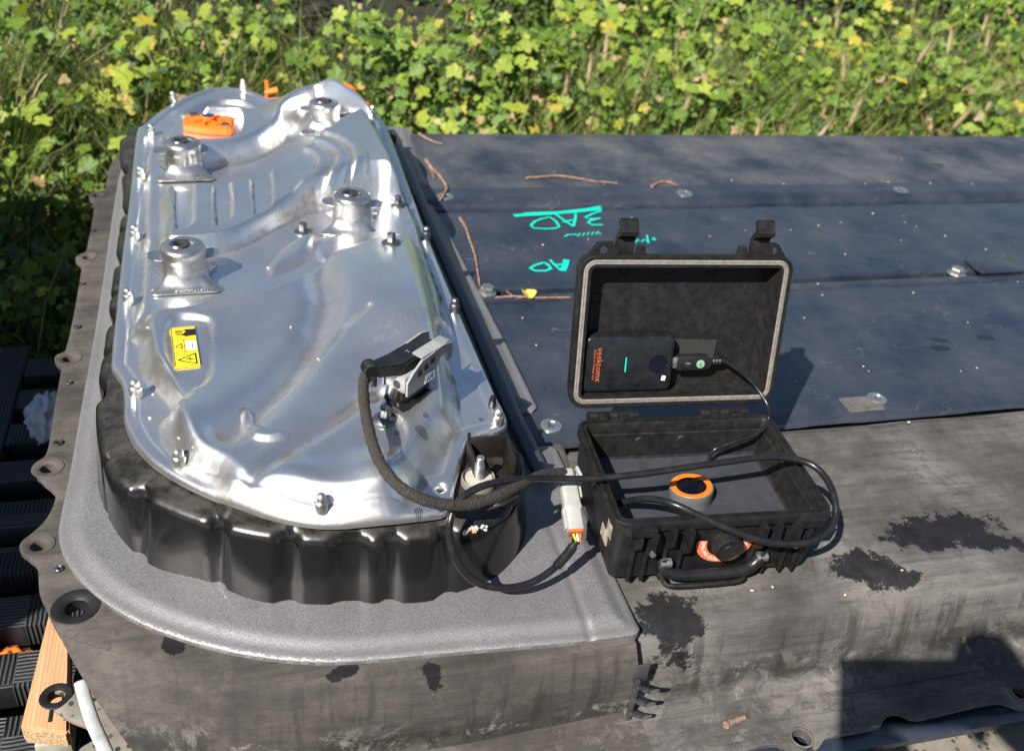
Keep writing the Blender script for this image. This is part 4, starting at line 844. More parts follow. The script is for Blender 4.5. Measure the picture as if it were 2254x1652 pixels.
# black cover arm on top running out to the lead
arm=[Vector((.034,.006,.045)),Vector((.014,.007,.0445)),Vector((-.010,.008,.044)),Vector((-.024,.012,.041)),Vector((-.040,.022,.036))]
bm=bmesh.new(); prism(bm,[(-.036,.006),(-.016,-.008),(.038,-.008),(.042,-.003),(.042,.015),(.036,.018),(-.010,.018),(-.036,.022)],.037,.050,HM@Matrix.Rotation(0,4,'Z')); bmesh.ops.bevel(bm,geom=list(bm.edges),offset=.002,segments=2,affect='EDGES'); frombm('cable_cover',bm,M['rubber'],har)
text('cover_lettering','T',.007,HM@T(.006,.004,.0503),M['pale_ink'],har,.00005)
cst=HM@Vector((-.038,.014,.0435)); s1=sv(810,805,cst.z-.002)
bm=bmesh.new(); d_=(s1-cst).normalized(); zq=d_.to_track_quat('Z','Y').to_matrix().to_4x4()
lathe(bm,[(.0068,-.004),(.0068,.004),(.0078,.0042),(.0078,.0058),(.0068,.006),(.0068,.011),(.0078,.0112),(.0078,.013)],Matrix.Translation(cst)@zq,18); frombm('cable_collar',bm,M['tub'],har)
bm=bmesh.new(); box(bm,(0,0,0),(.007,.007,.011),Matrix.Translation(cst+d_*.004+Vector((.002,-.008,-.008))),.001); frombm('tie_head',bm,M['rubber'],har)
bp=[cst+d_*.008,sv(812,812,cst.z-.003),sv(801,835,cst.z-.008),sv(801,880,cst.z-.014),sv(812,945,.157),sv(833,1010,.150),sv(870,1062,.143),sv(915,1092,.137),sv(970,1108,.128),sv(1030,1110,.120),sv(1095,1092,.116),sv(1150,1065,.108),sv(1195,1045,.096),sv(1240,1040,.084)]
bq=catmull([tuple(p) for p in bp],k=10); n=len(bq)
bm=bmesh.new(); tube(bm,bq,[.0054*(1+.04*math.sin(i*1.9)+.03*math.sin(i*.7)) for i in range(n)],14); frombm('braided_lead',bm,M['braid'],har)
# coupling
ca,cb=sv(1246,1040,.082),sv(1268,1172,.058); ax_=(cb-ca); Lc=ax_.length; ax_.normalize(); sd=Vector((1,-.1,0)); sd=(sd-ax_*sd.dot(ax_)).normalized(); CMx=frame(ca,sd,ax_.cross(sd),ax_)
def rr3(w,h,z,r_=.003): return [(x-w/2,y-h/2,z) for x,y in rrect(w,h,r_,3)]
bm=bmesh.new(); rings(bm,[rr3(.014,.012,-.002),rr3(.0145,.013,0),rr3(.0145,.013,.016),rr3(.0175,.015,.0165),rr3(.0175,.015,Lc*.62)],M=CMx); frombm('coupling_socket',bm,M['greyp'],har)
bm=bmesh.new(); rings(bm,[rr3(.0155,.0135,Lc*.45),rr3(.019,.0165,Lc*.62),rr3(.0185,.016,Lc*.64),rr3(.0165,.014,Lc*.66),rr3(.0165,.014,Lc*.98)],M=CMx); frombm('coupling_plug',bm,M['greyp'],har)
bm=bmesh.new(); box(bm,(.0105,0,Lc*.25),(.003,.008,.026),CMx,.0008); box(bm,(.0125,0,.004),(.003,.008,.012),CMx@Matrix.Rotation(.3,4,'Y'),.0008); frombm('coupling_latch',bm,M['greyp'],har)
bm=bmesh.new(); box(bm,(-.0095,0,Lc*.78),(.0025,.008,.022),CMx,.0006); frombm('coupling_latch',bm,M['greyp'],har)
bm=bmesh.new(); rings(bm,[rr3(.0150,.0125,Lc*.97),rr3(.0150,.0125,Lc*1.02)],M=CMx); frombm('orange_seal',bm,plain('dull_orange_seal',(.40,.10,.02),.6),har)
for k,(dx,m) in enumerate(((-.003,'yellow'),(.001,'white'),(.0045,'orange'))):
    bm=bmesh.new(); tube(bm,[CMx@Vector((dx,0,Lc)),CMx@Vector((dx*.5,0,Lc+.010))],.0011,8); frombm('wire',bm,M[m],har)
bl=[CMx@Vector((0,0,Lc+.006)),sv(1268,1190,.052),sv(1252,1215,.045),sv(1225,1245,.038),sv(1190,1271,.033),sv(1150,1288,.032),sv(1105,1293,.036),sv(1065,1287,.044),sv(1030,1268,.055),sv(1003,1232,.072),sv(990,1190,.088),sv(990,1150,.104),sv(1003,1112,.115),sv(1030,1085,.122),sv(1065,1068,.124),sv(1110,1058,.119),sv(1170,1053,.108),sv(1230,1053,.098),sv(1300,1053,.096),sv(1400,1044,.100),sv(1500,1030,.102),sv(1600,1016,.102),sv(1680,1006,.101),sv(1740,1008,.100),sv(1790,1024,.098),sv(1822,1058,.094),sv(1838,1100,.088),sv(1838,1140,.078),sv(1820,1172,.070),sv(1780,1192,.066),sv(1730,1196,.066),sv(1675,1189,.070),sv(1610,1166,.078),sv(1545,1137,.086),sv(1490,1112,.091),sv(1450,1100,.086),sv(1410,1098,.074),sv(1375,1104,.060),sv(1350,1113,.050),sv(1335,1118,.046)]
bm=bmesh.new(); tube(bm,catmull([tuple(p) for p in bl],k=8),.0036,14); frombm('round_lead',bm,M['rubber'],har)
bm=bmesh.new(); tube(bm,catmull([tuple(p) for p in bl[1:4]],k=6)[3:],.0049,14); frombm('heat_shrink',bm,M['rubber'],har)
bm=bmesh.new(); tube(bm,catmull([tuple(p) for p in bl[:2]],k=6),.0046,12); frombm('heat_shrink',bm,M['rubber'],har)
# ------------------------------------------------------------ twigs, leaf, seeds lying on the deck
def twig(D,z,r_,label,side=None,sag=0):
    t=thing('twig',label,'twig',group='twigs lying on the battery pack'); P=[tuple(sv(*d[:2],z+r_+(d[2] if len(d)>2 else 0))) for d in D]; Q=catmull(P,k=6); n=len(Q)
    bm=bmesh.new(); tube(bm,[(p[0],p[1],p[2]+random.uniform(-.0004,.0004)) for p in Q],[r_*(1.1-.5*i/n)*(1+.12*math.sin(i*1.7)) for i in range(n)],8); frombm('stem',bm,M['twig'],t)
    for s_ in side or []:
        bm=bmesh.new(); P=[tuple(sv(*d,z+r_)) for d in s_]; tube(bm,catmull(P,k=4),r_*.5,6); frombm('side_shoot',bm,M['twig'],t)
    return t
twig([(1158,392,),(1190,389),(1232,387),(1270,392),(1310,399),(1358,403)],.0015,.0022,'long pale twig lying on the dusty far panel')
twig([(937,352),(952,372),(970,390),(983,412),(975,432),(968,440)],.002,.0030,'thick bent twig beside the grey frame at the far rail',[[(940,356),(952,380),(956,392)]])
twig([(922,294),(940,305),(958,313),(974,317)],.002,.0022,'short pale twig at the far edge by the grey frame')
twig([(1435,410),(1450,402),(1470,400),(1490,408)],.0015,.0024,'small reddish twig on the rail edge',[[(1462,401),(1478,396)]])
twig([(1012,480),(1025,500),(1033,525),(1045,560),(1052,600),(1056,630)],-.006,.0022,'thin curved twig leaning beside the rib in shade')
twig([(1090,655),(1130,652),(1180,655),(1255,654)],-.005,.0018,'thin reddish twig on the middle rail beside the yellow leaf',[[(1115,640),(1130,652)]])
twig([(1597,1596),(1612,1588),(1640,1577)],-.0995,.0035,'short thick twig stub on the lower flange')
leaf=thing('fallen_leaf','small dry yellow leaf on the middle rail','leaf')
p=sv(1163,650,-.003); bm=bmesh.new(); L=[(math.cos(a)*.011*(1+.15*math.cos(3*a)),math.sin(a)*.013*(1+.1*math.cos(5*a))) for a in np.linspace(0,2*math.pi,15)[:-1]]
c=bm.verts.new((p.x,p.y,p.z+.002)); vs=[bm.verts.new((p.x+x,p.y+y,p.z+.006*abs(x)/.011+random.uniform(0,.002))) for x,y in L]
for i in range(14): bm.faces.new((c,vs[i],vs[(i+1)%14]))
frombm('blade',bm,M['leafd'],leaf); bm=bmesh.new(); tube(bm,[(p.x-.008,p.y-.006,p.z+.001),(p.x-.022,p.y-.010,p.z+.0005)],.0006,6); frombm('stalk',bm,M['twig'],leaf)
seedD=[(1740,506),(1802,497),(1850,490),(1921,470),(1992,490),(2017,499),(1983,530),(2170,549),(1700,517),(1562,520),(1810,650),(1640,508),(1700,655),(1497,343),(2048,404),(1905,405),(2140,405),(1725,405),(1800,625),(2130,710),(1900,807),(1912,817),(2115,817),(2150,810),(2200,863),(1480,432),(1390,480),(1295,527),(1610,398),(1955,401),(1195,540),(1440,620),(2010,645),(1985,1255),(1655,1300),(1700,1292),(1860,1310),(1985,350),(1500,330),(2240,620),(1220,380),(1330,405),(2080,520),(1770,700),(1860,560),(1150,700),(1180,760),(2000,930),(1750,840)]
dl=bmesh.new(); bmesh.ops.create_icosphere(dl,subdivisions=1,radius=1)
for v in dl.verts: v.co=Vector((v.co.x*(1+.2*random.random()),v.co.y*.7,v.co.z*.55+.4))
sme=bpy.data.meshes.new('seed_husk'); dl.to_mesh(sme); dl.free(); smooth(sme); sme.materials.append(M['seed'])
for i,d in enumerate(seedD):
    z=-.005 if 430<d[1]<930 else .0005
    if d[1]>1000: z=-.003
    o=bpy.data.objects.new('seed_husk',sme); COL.objects.link(o); o.location=sv(*d,z); k=random.uniform(.0013,.0024)*(1.4 if i==29 else 1); o.scale=(k,k,k); o.rotation_euler=(0,0,random.uniform(0,6)); tag(o,'tiny pale seed husk lying on the dark pack surface','seed husk','seed husks scattered on the battery pack')
for d in ((393,965),(466,990),(330,920),(337,868),(424,985),(690,1080),(700,790),(640,720),(590,590),(337,640),(325,722),(500,280)):
    p=on_cover(d,.12); o=bpy.data.objects.new('seed_husk',sme); COL.objects.link(o); o.location=p; k=random.uniform(.0014,.0024); o.scale=(k,k,k); o.rotation_euler=(0,0,random.uniform(0,6)); tag(o,'tiny tan seed husk caught on the metal cover','seed husk','seed husks on the metal cover')
# ------------------------------------------------------------ what lies under and around the pack
low=thing('lower_battery_pack','second battery pack underneath with a speckled flange resting on the wooden board','battery pack')
zl=-.165
ld=[(230,1380),(205,1395),(196,1420),(196,1500),(183,1520),(150,1507),(128,1508),(108,1522),(106,1540),(118,1560),(160,1585),(196,1600),(205,1625),(180,1640),(168,1665),(170,1760),(400,1900),(700,2000)]
lx=[tuple(p) for p in catmull(P2(ld,zl),k=4)]
lo=lx+[(.9,.40),(1.25,.40),(1.25,.62),(1.1,.66),(-.05,.70)]
c_=sv(124,1532,zl)
field('speckled_flange',lo,.007,lambda X,Y,D: np.full(X.shape,zl)+.002*np.exp(-((np.hypot(X-c_.x,Y-c_.y)-.016)/.004)**2)-.002*(1-sstep(D/.005)),M['speckle'],low,holes=[circ(c_[:2],.0085,18)],thick=.004)
bm=bmesh.new(); prism(bm,[(-.13,.66),(.2,.58),(XR,.58),(XR,1.80),(-.14,1.72)],-.27,zl-.006); frombm('lower_body',bm,M['dark'],low,sm=0)
bm=bmesh.new(); lathe(bm,[(.0085,-.012),(.0085,.001),(.0105,.0018),(.0155,.0018),(.0165,.0006)],T(c_.x,c_.y,zl),24,cap=False); frombm('grommet',bm,M['dark'],low)
bm=bmesh.new(); tube(bm,[(-.10,.56,-.13),(.1,.50,-.135),(.5,.475,-.135),(.9,.47,-.135),(XR,.47,-.135)],.016,10,flat=.8); frombm('edge_channel',bm,M['blue'],low)
wh=thing('white_foam_strip','white curved foam strip squeezed between the stacked packs','foam strip')
bm=bmesh.new(); tube(bm,catmull([tuple(sv(x,y,-.125)) for x,y in ((178,1500),(190,1545),(205,1590),(225,1635),(250,1690),(290,1760))],k=5),.0065,12,flat=.45); frombm('foam',bm,plain('grey_white_foam',(.38,.40,.40),.8,sc=40,bump=.5),wh)
bd=thing('wooden_board','sawn pine board lying on the black pallet under the lower pack flange','board')
zb=-.185; a1,a2,a3,a4=sv(105,1355,zb),sv(152,1385,zb),sv(152,1610,zb),sv(43,1600,zb)
a1=a4+(a1-a4)*1.9; a2=a3+(a2-a3)*1.9
bm=bmesh.new(); prism(bm,[a4[:2],a3[:2],a2[:2],a1[:2]],zb-.026,zb-.0005); bmesh.ops.bevel(bm,geom=list(bm.edges),offset=.003,segments=2,affect='EDGES')
bo=frombm('plank',bm,M['wood'],bd)
def endgrain():
    q=N('end_grain'); n=q.noise(420,3,.8); return q.out(col=q.mix(q.rng(n,.35,.65),(.22,.13,.06),(.66,.47,.26)),rough=.9,nrm=q.bump(n,.8,.001))
dn=(a3-a4).normalized(); fr=Vector((dn.y,-dn.x,0)); c=(a3+a4)/2; wv=(a3-a4).length
bm=bmesh.new(); box(bm,(0,0,0),(wv-.007,.0015,.0195),frame(Vector((c.x,c.y,zb-.0130))+fr*.0007,dn,-fr,Vector((0,0,1)))); frombm('end_grain',bm,endgrain(),bd,sm=0)
for (x,y) in ((112,1570),(146,1566)):
    p=sv(x,y,zb); bm=bmesh.new(); box(bm,(p.x,p.y,zb+.0002),(.0035,.020,.001),None,.0004); frombm('split_mark',bm,M['dark'],bd)
bk=thing('small_block','small pale block under the end of the wooden board','block')
p=sv(120,1640,-.22); bm=bmesh.new(); box(bm,(p.x,p.y+.01,-.222),(.035,.03,.024),None,.002); frombm('block_body',bm,plain('pale_wood',(.35,.34,.27),.8),bk)
pal=thing('plastic_pallet','large black plastic pallet with slotted ribbed deck under the packs','pallet')
zp=-.24
def ribbed():
    q=N('ribbed_pallet_plastic'); ck=q.n('TexChecker'); q.put(ck.inputs[0],q.map(sc=(1,1,0))); ck.inputs['Scale'].default_value=14
    def wv(rot): 
        w=q.n('TexWave'); q.put(w.inputs[0],q.map(sc=(1,1,0),rot=(0,0,rot))); w.inputs['Scale'].default_value=60; w.inputs['Distortion'].default_value=1.2; w.inputs['Detail'].default_value=1; return w.outputs[1]
    h=q.mix(ck.outputs[1],wv(0),wv(math.pi/2)); return q.out(col=q.mix(q.rng(h,.15,.7),(.008,.009,.011),(.045,.048,.052)),rough=.55,nrm=q.bump(h,.8,.003))
M['pallet']=ribbed()
PX0,PX1,PY0,PY1=-1.05,-.14,.42,1.50
for x0,x1 in ((PX0,PX0+.08),(-.70,-.62),(-.475,-.365),(-.20,PX1)):
    bm=bmesh.new(); box(bm,((x0+x1)/2,(PY0+PY1)/2,zp-.02),(x1-x0,PY1-PY0,.04),None,.004); frombm('deck_rail',bm,M['pallet'],pal)
y=PY0
k=0
while y<PY1-.02:
    for x0,x1 in ((PX0+.08,-.70),(-.62,-.475),(-.365,-.20)):
        bm=bmesh.new(); w=.052; box(bm,((x0+x1)/2,y+w/2,zp-.0205),(x1-x0-.001,w,.036),None,.003); frombm('deck_slat',bm,M['pallet'],pal)
    y+=.052+.038; k+=1
for x in (-1.0,-.45,-.15):
    for yy in (.47,.95,1.45):
        bm=bmesh.new(); box(bm,(x,yy,-.345),(.12,.1,.17),None,.008); frombm('foot_block',bm,M['dark'],pal)
# second pallet carries the rest of the stack
pal2=thing('wide_plastic_pallet','black plastic pallet hidden below the battery packs','pallet')
bm=bmesh.new(); box(bm,(.95,1.05,-.31),(1.9,1.2,.07),None,.01); frombm('deck_board',bm,M['dark'],pal2)
for x in (.1,.95,1.8):
    for yy in (.6,1.55):
        bm=bmesh.new(); box(bm,(x,yy,-.40),(.14,.12,.11),None,.01); frombm('foot_block',bm,M['dark'],pal2)
oc_=thing('orange_rag','crumpled orange rag under the slots of the pallet','rag')
def crumple(D,z,r_,mat,name,par,sq=(1,1,.5)):
    p=sv(*D,z); bm=bmesh.new(); bmesh.ops.create_icosphere(bm,subdivisions=4,radius=r_)
    from mathutils import noise as nz
    for v in bm.verts:
        d=v.co.normalized(); k=1+.35*nz.noise(d*3)+.25*(1-abs(nz.noise(d*6+Vector((3,1,2)))*2)); v.co=Vector((d.x*sq[0],d.y*sq[1],d.z*sq[2]))*r_*k+p
    return frombm(name,bm,mat,par,sm=70)
crumple((10,1475),-.275,.028,M['cloth'],'folded_cloth',oc_)
bg_=thing('white_plastic_bag','crumpled white plastic bag in the shade left of the side flange','bag'); crumple((105,925),-.245,.035,M['bag'],'bag_film',bg_,(.7,1.3,.9))
# crates added out of view to cast the shade on the pallet and weeds
for k in range(4):
    cr=thing('shade_crate',['lowest','second','third','top'][k]+' unseen black crate in the stack added to shade the pallet','crate',group='unseen crates stacked for shade'); z0=-.45+k*.275
    bm=bmesh.new(); rings(bm,[[(x-1.44,y+.40,z) for x,y in rrect(.62,1.06,.03,4,i)] for i,z in ((.02,z0),(.012,z0+.24),(0,z0+.245),(0,z0+.272),(.012,z0+.272),(.03,z0+.03))]); frombm('crate_shell',bm,M['plastic'],cr)
    for yy in (.55,.95): bm=bmesh.new(); box(bm,(-.815,yy,z0+.17),(.012,.10,.02),None,.003); frombm('grip',bm,M['rubber'],cr)
# ------------------------------------------------------------ ground
def soil():
    q=N('shade_dark_soil'); n=q.noise(6,6,.7); return q.out(col=q.mix(q.rng(n,.3,.7),(.012,.011,.007),(.03,.026,.017)),rough=.95,nrm=q.bump(q.noise(40,5),.6,.02))  # soil colour darkened to imitate the shade in gaps between the weeds
GZ=-.45
def bank(X,Y):
    r=np.sin(X*2.3+1)*.5+np.sin(X*1.1+Y*1.7)*.5+np.sin(X*4.1-Y*3.3)*.3
    z=GZ+.02+sstep((Y-1.95)/.5)*.06+np.clip(Y-2.1,0,6)*.32+.06*r*sstep((Y-2.2)/1.0)
    return z
xs=np.concatenate([np.linspace(-200,-6,10),np.linspace(-5,8,90),np.linspace(9,200,10)]); ys=np.concatenate([np.linspace(-200,-2,10),np.linspace(-1,12,90),np.linspace(13,250,12)])
X,Y=np.meshgrid(xs,ys); Z=bank(X,Y); V=np.stack([X.ravel(),Y.ravel(),Z.ravel()],1); m=len(xs)
F=[(j*m+i,j*m+i+1,(j+1)*m+i+1,(j+1)*m+i) for j in range(len(ys)-1) for i in range(m-1)]
g=mesh('ground',V,F,soil(),None,60); tag(g,kind='structure')
# ------------------------------------------------------------ weeds
def leafmat(name,c0,c1,tr=.24,veins=True):
    m,t,b_=nodes(name); q=N.__new__(N); q.m,q.t,q.b=m,t,b_; q.tc=t.nodes.new('ShaderNodeTexCoord'); q.o=q.tc.outputs['Object']
    n=q.noise(30,3); at=q.n('Attribute',attribute_name='tint'); c=q.mix(at.outputs['Fac'],c0,c1); c=q.mix(q.rng(n,.3,.7,0,.3),c,tuple(v*.55 for v in c0))
    tl=q.n('BsdfTranslucent'); q.put(tl.inputs[0],q.mix(.5,c,(c1[0]*1.2,c1[1]*1.15,c1[2]*.5))); ms=q.n('MixShader'); q.put(ms.inputs[0],tr)
    q.put(b_.inputs['Base Color'],c); b_.inputs['Roughness'].default_value=.5; b_.inputs['Specular IOR Level'].default_value=.3
    q.put(ms.inputs[1],b_.outputs[0]); q.put(ms.inputs[2],tl.outputs[0]); o=[x for x in t.nodes if x.type=='OUTPUT_MATERIAL'][0]; q.put(o.inputs[0],ms.outputs[0]); return m
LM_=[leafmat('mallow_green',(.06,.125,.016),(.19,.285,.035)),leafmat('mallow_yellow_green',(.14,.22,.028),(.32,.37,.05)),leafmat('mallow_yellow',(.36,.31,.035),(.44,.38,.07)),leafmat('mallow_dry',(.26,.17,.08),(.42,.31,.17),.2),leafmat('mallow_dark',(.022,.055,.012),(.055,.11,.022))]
GM=[leafmat('grass_green',(.07,.14,.022),(.22,.29,.06),.3),leafmat('grass_straw',(.36,.29,.15),(.52,.43,.25),.25)]
def leafshape(lobes,seed,fold=.25,depth=.25):
    r_=random.Random(seed); n=lobes*6; V=[(0,0,0)]; 
    for i in range(n+1):
        a=math.radians(-150+300*i/n)+math.pi/2; ph=(i/n*lobes)%1.0; lob=1-depth*abs(2*ph-1)**1.6-.07*(i%2); R=lob*(.80+.2*math.cos((i/n-.5)*math.pi))*(1+r_.uniform(-.06,.06))
        V.append((R*math.cos(a),R*math.sin(a)+.25,fold*(.30*math.cos(ph*2*math.pi)*.5+.25*R*R*math.sin(i*.6+seed))))
    F=[(0,i+1,i+2) for i in range(n)]; return np.array(V),F
SHAPES=[leafshape(5,1),leafshape(7,2,.35,.18),leafshape(5,3,.2,.38),leafshape(5,4,.5,.22)]
def lance(seed,w):
    r_=random.Random(seed); V=[(0,-.9,0)]; n=7
    for k in range(1,n):
        t=k/n; ww=w*math.sin(math.pi*t**.8)*(1+r_.uniform(-.1,.1)); y=-.9+2.1*t; z=.35*math.sin(t*2.4+seed)-.1; V+=[(-ww,y,z+ww*.5),(0,y,z),(ww,y,z+ww*.5)]
    V.append((0,1.2,.35*math.sin(2.4+seed)-.1)); F=[(0,2,1),(0,3,2)]
    for k in range(n-2):
        a=1+3*k; F+=[(a,a+1,a+4),(a,a+4,a+3),(a+1,a+2,a+5),(a+1,a+5,a+4)]
    a=1+3*(n-2); F+=[(a,a+1,len(V)-1),(a+1,a+2,len(V)-1)]; return np.array(V),F
ALLSH=SHAPES+[lance(1,.28),leafshape(3,8,.6,.45),lance(2,.42),leafshape(5,9,.9,.3)]
GRASS=None
def build_leaves(name,pos,size,up,mats,tint,mat_list,shapes):
    Vs=[];Fs=[];mi=[];ti=[];off=0
    for i in range(len(pos)):
        sV,sF=shapes[i%len(shapes)]; n_=Vector(up[i]).normalized(); a=random.uniform(0,6.28); t=Vector((math.cos(a),math.sin(a),0)); t=(t-n_*t.dot(n_)).normalized(); b_=n_.cross(t)
        R=np.array([t,b_,n_]); W_=(sV*size[i])@R+pos[i]; Vs.append(W_); Fs+= [(f[0]+off,f[1]+off,f[2]+off) for f in sF]; mi+=[mats[i]]*len(sF); ti+=[tint[i]]*len(sV); off+=len(sV)
    V=np.vstack(Vs); me=bpy.data.meshes.new(name); me.vertices.add(len(V)); me.vertices.foreach_set('co',V.ravel()); F=np.array(Fs,np.int32); me.loops.add(F.size); me.loops.foreach_set('vertex_index',F.ravel()); me.polygons.add(len(F)); me.polygons.foreach_set('loop_start',np.arange(0,F.size,3)); me.polygons.foreach_set('loop_total',np.full(len(F),3)); me.update(calc_edges=True)
    at=me.attributes.new('tint','FLOAT','POINT'); at.data.foreach_set('value',np.array(ti,np.float32))
    for m_ in mat_list: me.materials.append(m_)
    me.polygons.foreach_set('material_index',np.array(mi,np.int32)); me.polygons.foreach_set('use_smooth',[True]*len(F)); o=bpy.data.objects.new(name,me); COL.objects.link(o); return o
from mathutils import noise as MN
def canopy(x,y):                          # height of the leaf tops
    n_=MN.noise(Vector((x*1.6,y*1.6,0))); n2=MN.noise(Vector((x*4.5,y*4.5,5)))+.5*MN.noise(Vector((x*10,y*10,1))); g=float(bank(np.array(x),np.array(y)))
    base=.24+.15*n_+.17*n2
    if y<2.25 and x>-.35: base=base*.75+.05
    return g+max(.04,base)
def gap(x,y):                             # open hollows in the weeds
    v=MN.noise(Vector((x*1.15+3,y*.9,2))); return v
hollow=lambda x,y: MN.noise(Vector((x*1.3+8,y*.8,4)))>-.02 and 1.0<x+.0*y<3.4 and y>3.6
inpack=lambda x,y:(x>-.27 and y<1.93 and x<2.1)
pos=[];size=[];up=[];mt=[];tn=[]
tries=0
while len(pos)<62000 and tries<600000:
    tries+=1
    y=random.uniform(1.0,6.2) if random.random()<.9 else random.uniform(.9,2.2); x=random.uniform(-1.1-.10*y,.9+1.0*y)
    if y<1.95 and not(x<-.30 and x>-1.5): continue
    if inpack(x,y): continue
    if y<1.56 and x>-1.08 and x<-.28 and y<1.52: continue
    g=gap(x,y); 
    if (g>.30 or (y>3.3 and hollow(x,y))) and random.random()<.93: continue
    if MN.noise(Vector((x*5.5,y*4,7)))>.24 and random.random()<.75: continue
    top=canopy(x,y); depth=abs(random.gauss(0,.085)); z=max(top-depth,float(bank(np.array(x),np.array(y)))+.01)
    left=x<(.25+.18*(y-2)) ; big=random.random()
    s_=random.uniform(.008,.015) if big<.45 else random.uniform(.013,.025)
    if left: s_*=random.choice((.5,.6,.75,1.05))
    if big>.985: s_*=1.25
    pos.append((x,y,z)); size.append(s_); up.append((random.gauss(-.35,.45),random.gauss(-.55,.45),random.uniform(.45,1.1)))
    k=random.random(); yel=MN.noise(Vector((x*2.2,y*2.2,9)))
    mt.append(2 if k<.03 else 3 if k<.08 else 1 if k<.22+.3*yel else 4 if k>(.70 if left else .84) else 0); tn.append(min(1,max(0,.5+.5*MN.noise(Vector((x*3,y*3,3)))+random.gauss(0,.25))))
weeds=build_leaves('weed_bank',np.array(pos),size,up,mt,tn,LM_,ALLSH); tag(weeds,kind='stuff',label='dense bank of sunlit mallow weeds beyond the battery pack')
# grass blades and dry heads
def blades(name,N_,fn,mats):
    V=[];F=[];mi=[];ti=[]
    for _ in range(N_):
        r0=fn()
        if r0 is None: continue
        x,y,z,h,w,m_,lean=r0; a=random.uniform(0,6.28); lx=math.cos(a)*lean*h; ly=math.sin(a)*lean*h; b_=random.uniform(0,6.28); wx,wy=math.cos(b_)*w,math.sin(b_)*w; o=len(V); c=random.random()
        for k in range(4):
            t=k/3; ww=(1-t)**.6; px,py,pz=x+lx*t*t,y+ly*t*t,z+h*t*(1-.15*t*lean)
            V+=[(px-wx*ww,py-wy*ww,pz),(px+wx*ww,py+wy*ww,pz)]; ti+=[c,c]
        for k in range(3): F.append((o+2*k,o+2*k+1,o+2*k+3,o+2*k+2)); mi.append(m_)
    me=bpy.data.meshes.new(name); me.from_pydata(V,[],F); me.update(); at=me.attributes.new('tint','FLOAT','POINT'); at.data.foreach_set('value',np.array(ti,np.float32))
    for m_ in mats: me.materials.append(m_)
    me.polygons.foreach_set('material_index',np.array(mi,np.int32)); me.polygons.foreach_set('use_smooth',[True]*len(F)); o=bpy.data.objects.new(name,me); COL.objects.link(o); return o
def gf():
    y=random.choice((random.uniform(1.95,2.6),random.uniform(1.2,4.5))); x=random.uniform(-1.1-.1*y,.9+.95*y)
    if y<1.95 and x>-.32: return None
    if inpack(x,y) or (x>-1.08 and x<-.2 and y<1.54): return None
    if (gap(x,y)>.30 or (y>3.3 and hollow(x,y))) and random.random()<.85: return None
    dens=.95 if (y<2.9 and x>.8) else .8 if x<.3 else .25
    if random.random()>dens: return None
    g=float(bank(np.array(x),np.array(y))); top=canopy(x,y); h=(top-g)*random.uniform(.85,1.2)+random.uniform(.02,.09); return x,y,g,h,random.uniform(.0010,.0028),(1 if random.random()<.22 else 0),random.uniform(.1,.8)
gr=blades('grass',30000,gf,GM); tag(gr,kind='stuff',label='fine green and straw coloured grass among the weeds')
# dry barley-like seed heads, each a plant of its own
def head_mesh():
    bm=bmesh.new(); tube(bm,[(0,0,0),(.004,.002,.15),(.012,.004,.28)],.0009,5); lathe(bm,[(.001,.27),(.0055,.285),(.0062,.30),(.0045,.325),(.001,.345)],Matrix.Rotation(.045,4,'Y'),7)
    for k in range(9):
        a=k*.7; b_=Vector((.013,.004,.30)); tube(bm,[b_,b_+Vector((math.cos(a)*.012,math.sin(a)*.012,.05+.01*random.random()))],.0004,3)
    me=bpy.data.meshes.new('seed_head'); bm.to_mesh(me); bm.free(); me.materials.append(plain('dry_straw',(.34,.26,.15),.8,var=.2)); return me
hm=head_mesh()
hs=[(1250,180),(1290,215),(1300,160),(1350,110),(1390,190),(2170,60),(1980,70),(1880,45),(1655,300),(1690,275),(1830,260),(1955,215),(1930,150),(2040,180),(2130,100),(2225,90),(1780,235),(1700,250),(1480,240),(1560,262),(2060,260),(2160,215),(1860,230)]
for i,(px_,py_) in enumerate(hs):
    best=None
    for Yt in np.linspace(1.98,5,60):
        d=np.array([px_-1127.,py_-826.,FPX]); w=np.array([d@XC,d@YC,d@ZC]); t=Yt/w[1]; q=w*t; zt=q[2]+CH
        if zt<=canopy(q[0],q[1])+.05: best=(q[0],q[1],zt); break
    if best is None: continue
    x,y,zt=best; k=random.uniform(.8,1.2); o=bpy.data.objects.new('dry_grass_head',hm); COL.objects.link(o); o.location=(x,y,zt-.31*k); o.scale=(k,k,k); o.rotation_euler=(random.uniform(-.3,.3),random.uniform(-.3,.5),random.uniform(0,6)); tag(o,'dry straw coloured grass seed head standing in the weeds','grass head','dry grass heads among the weeds')
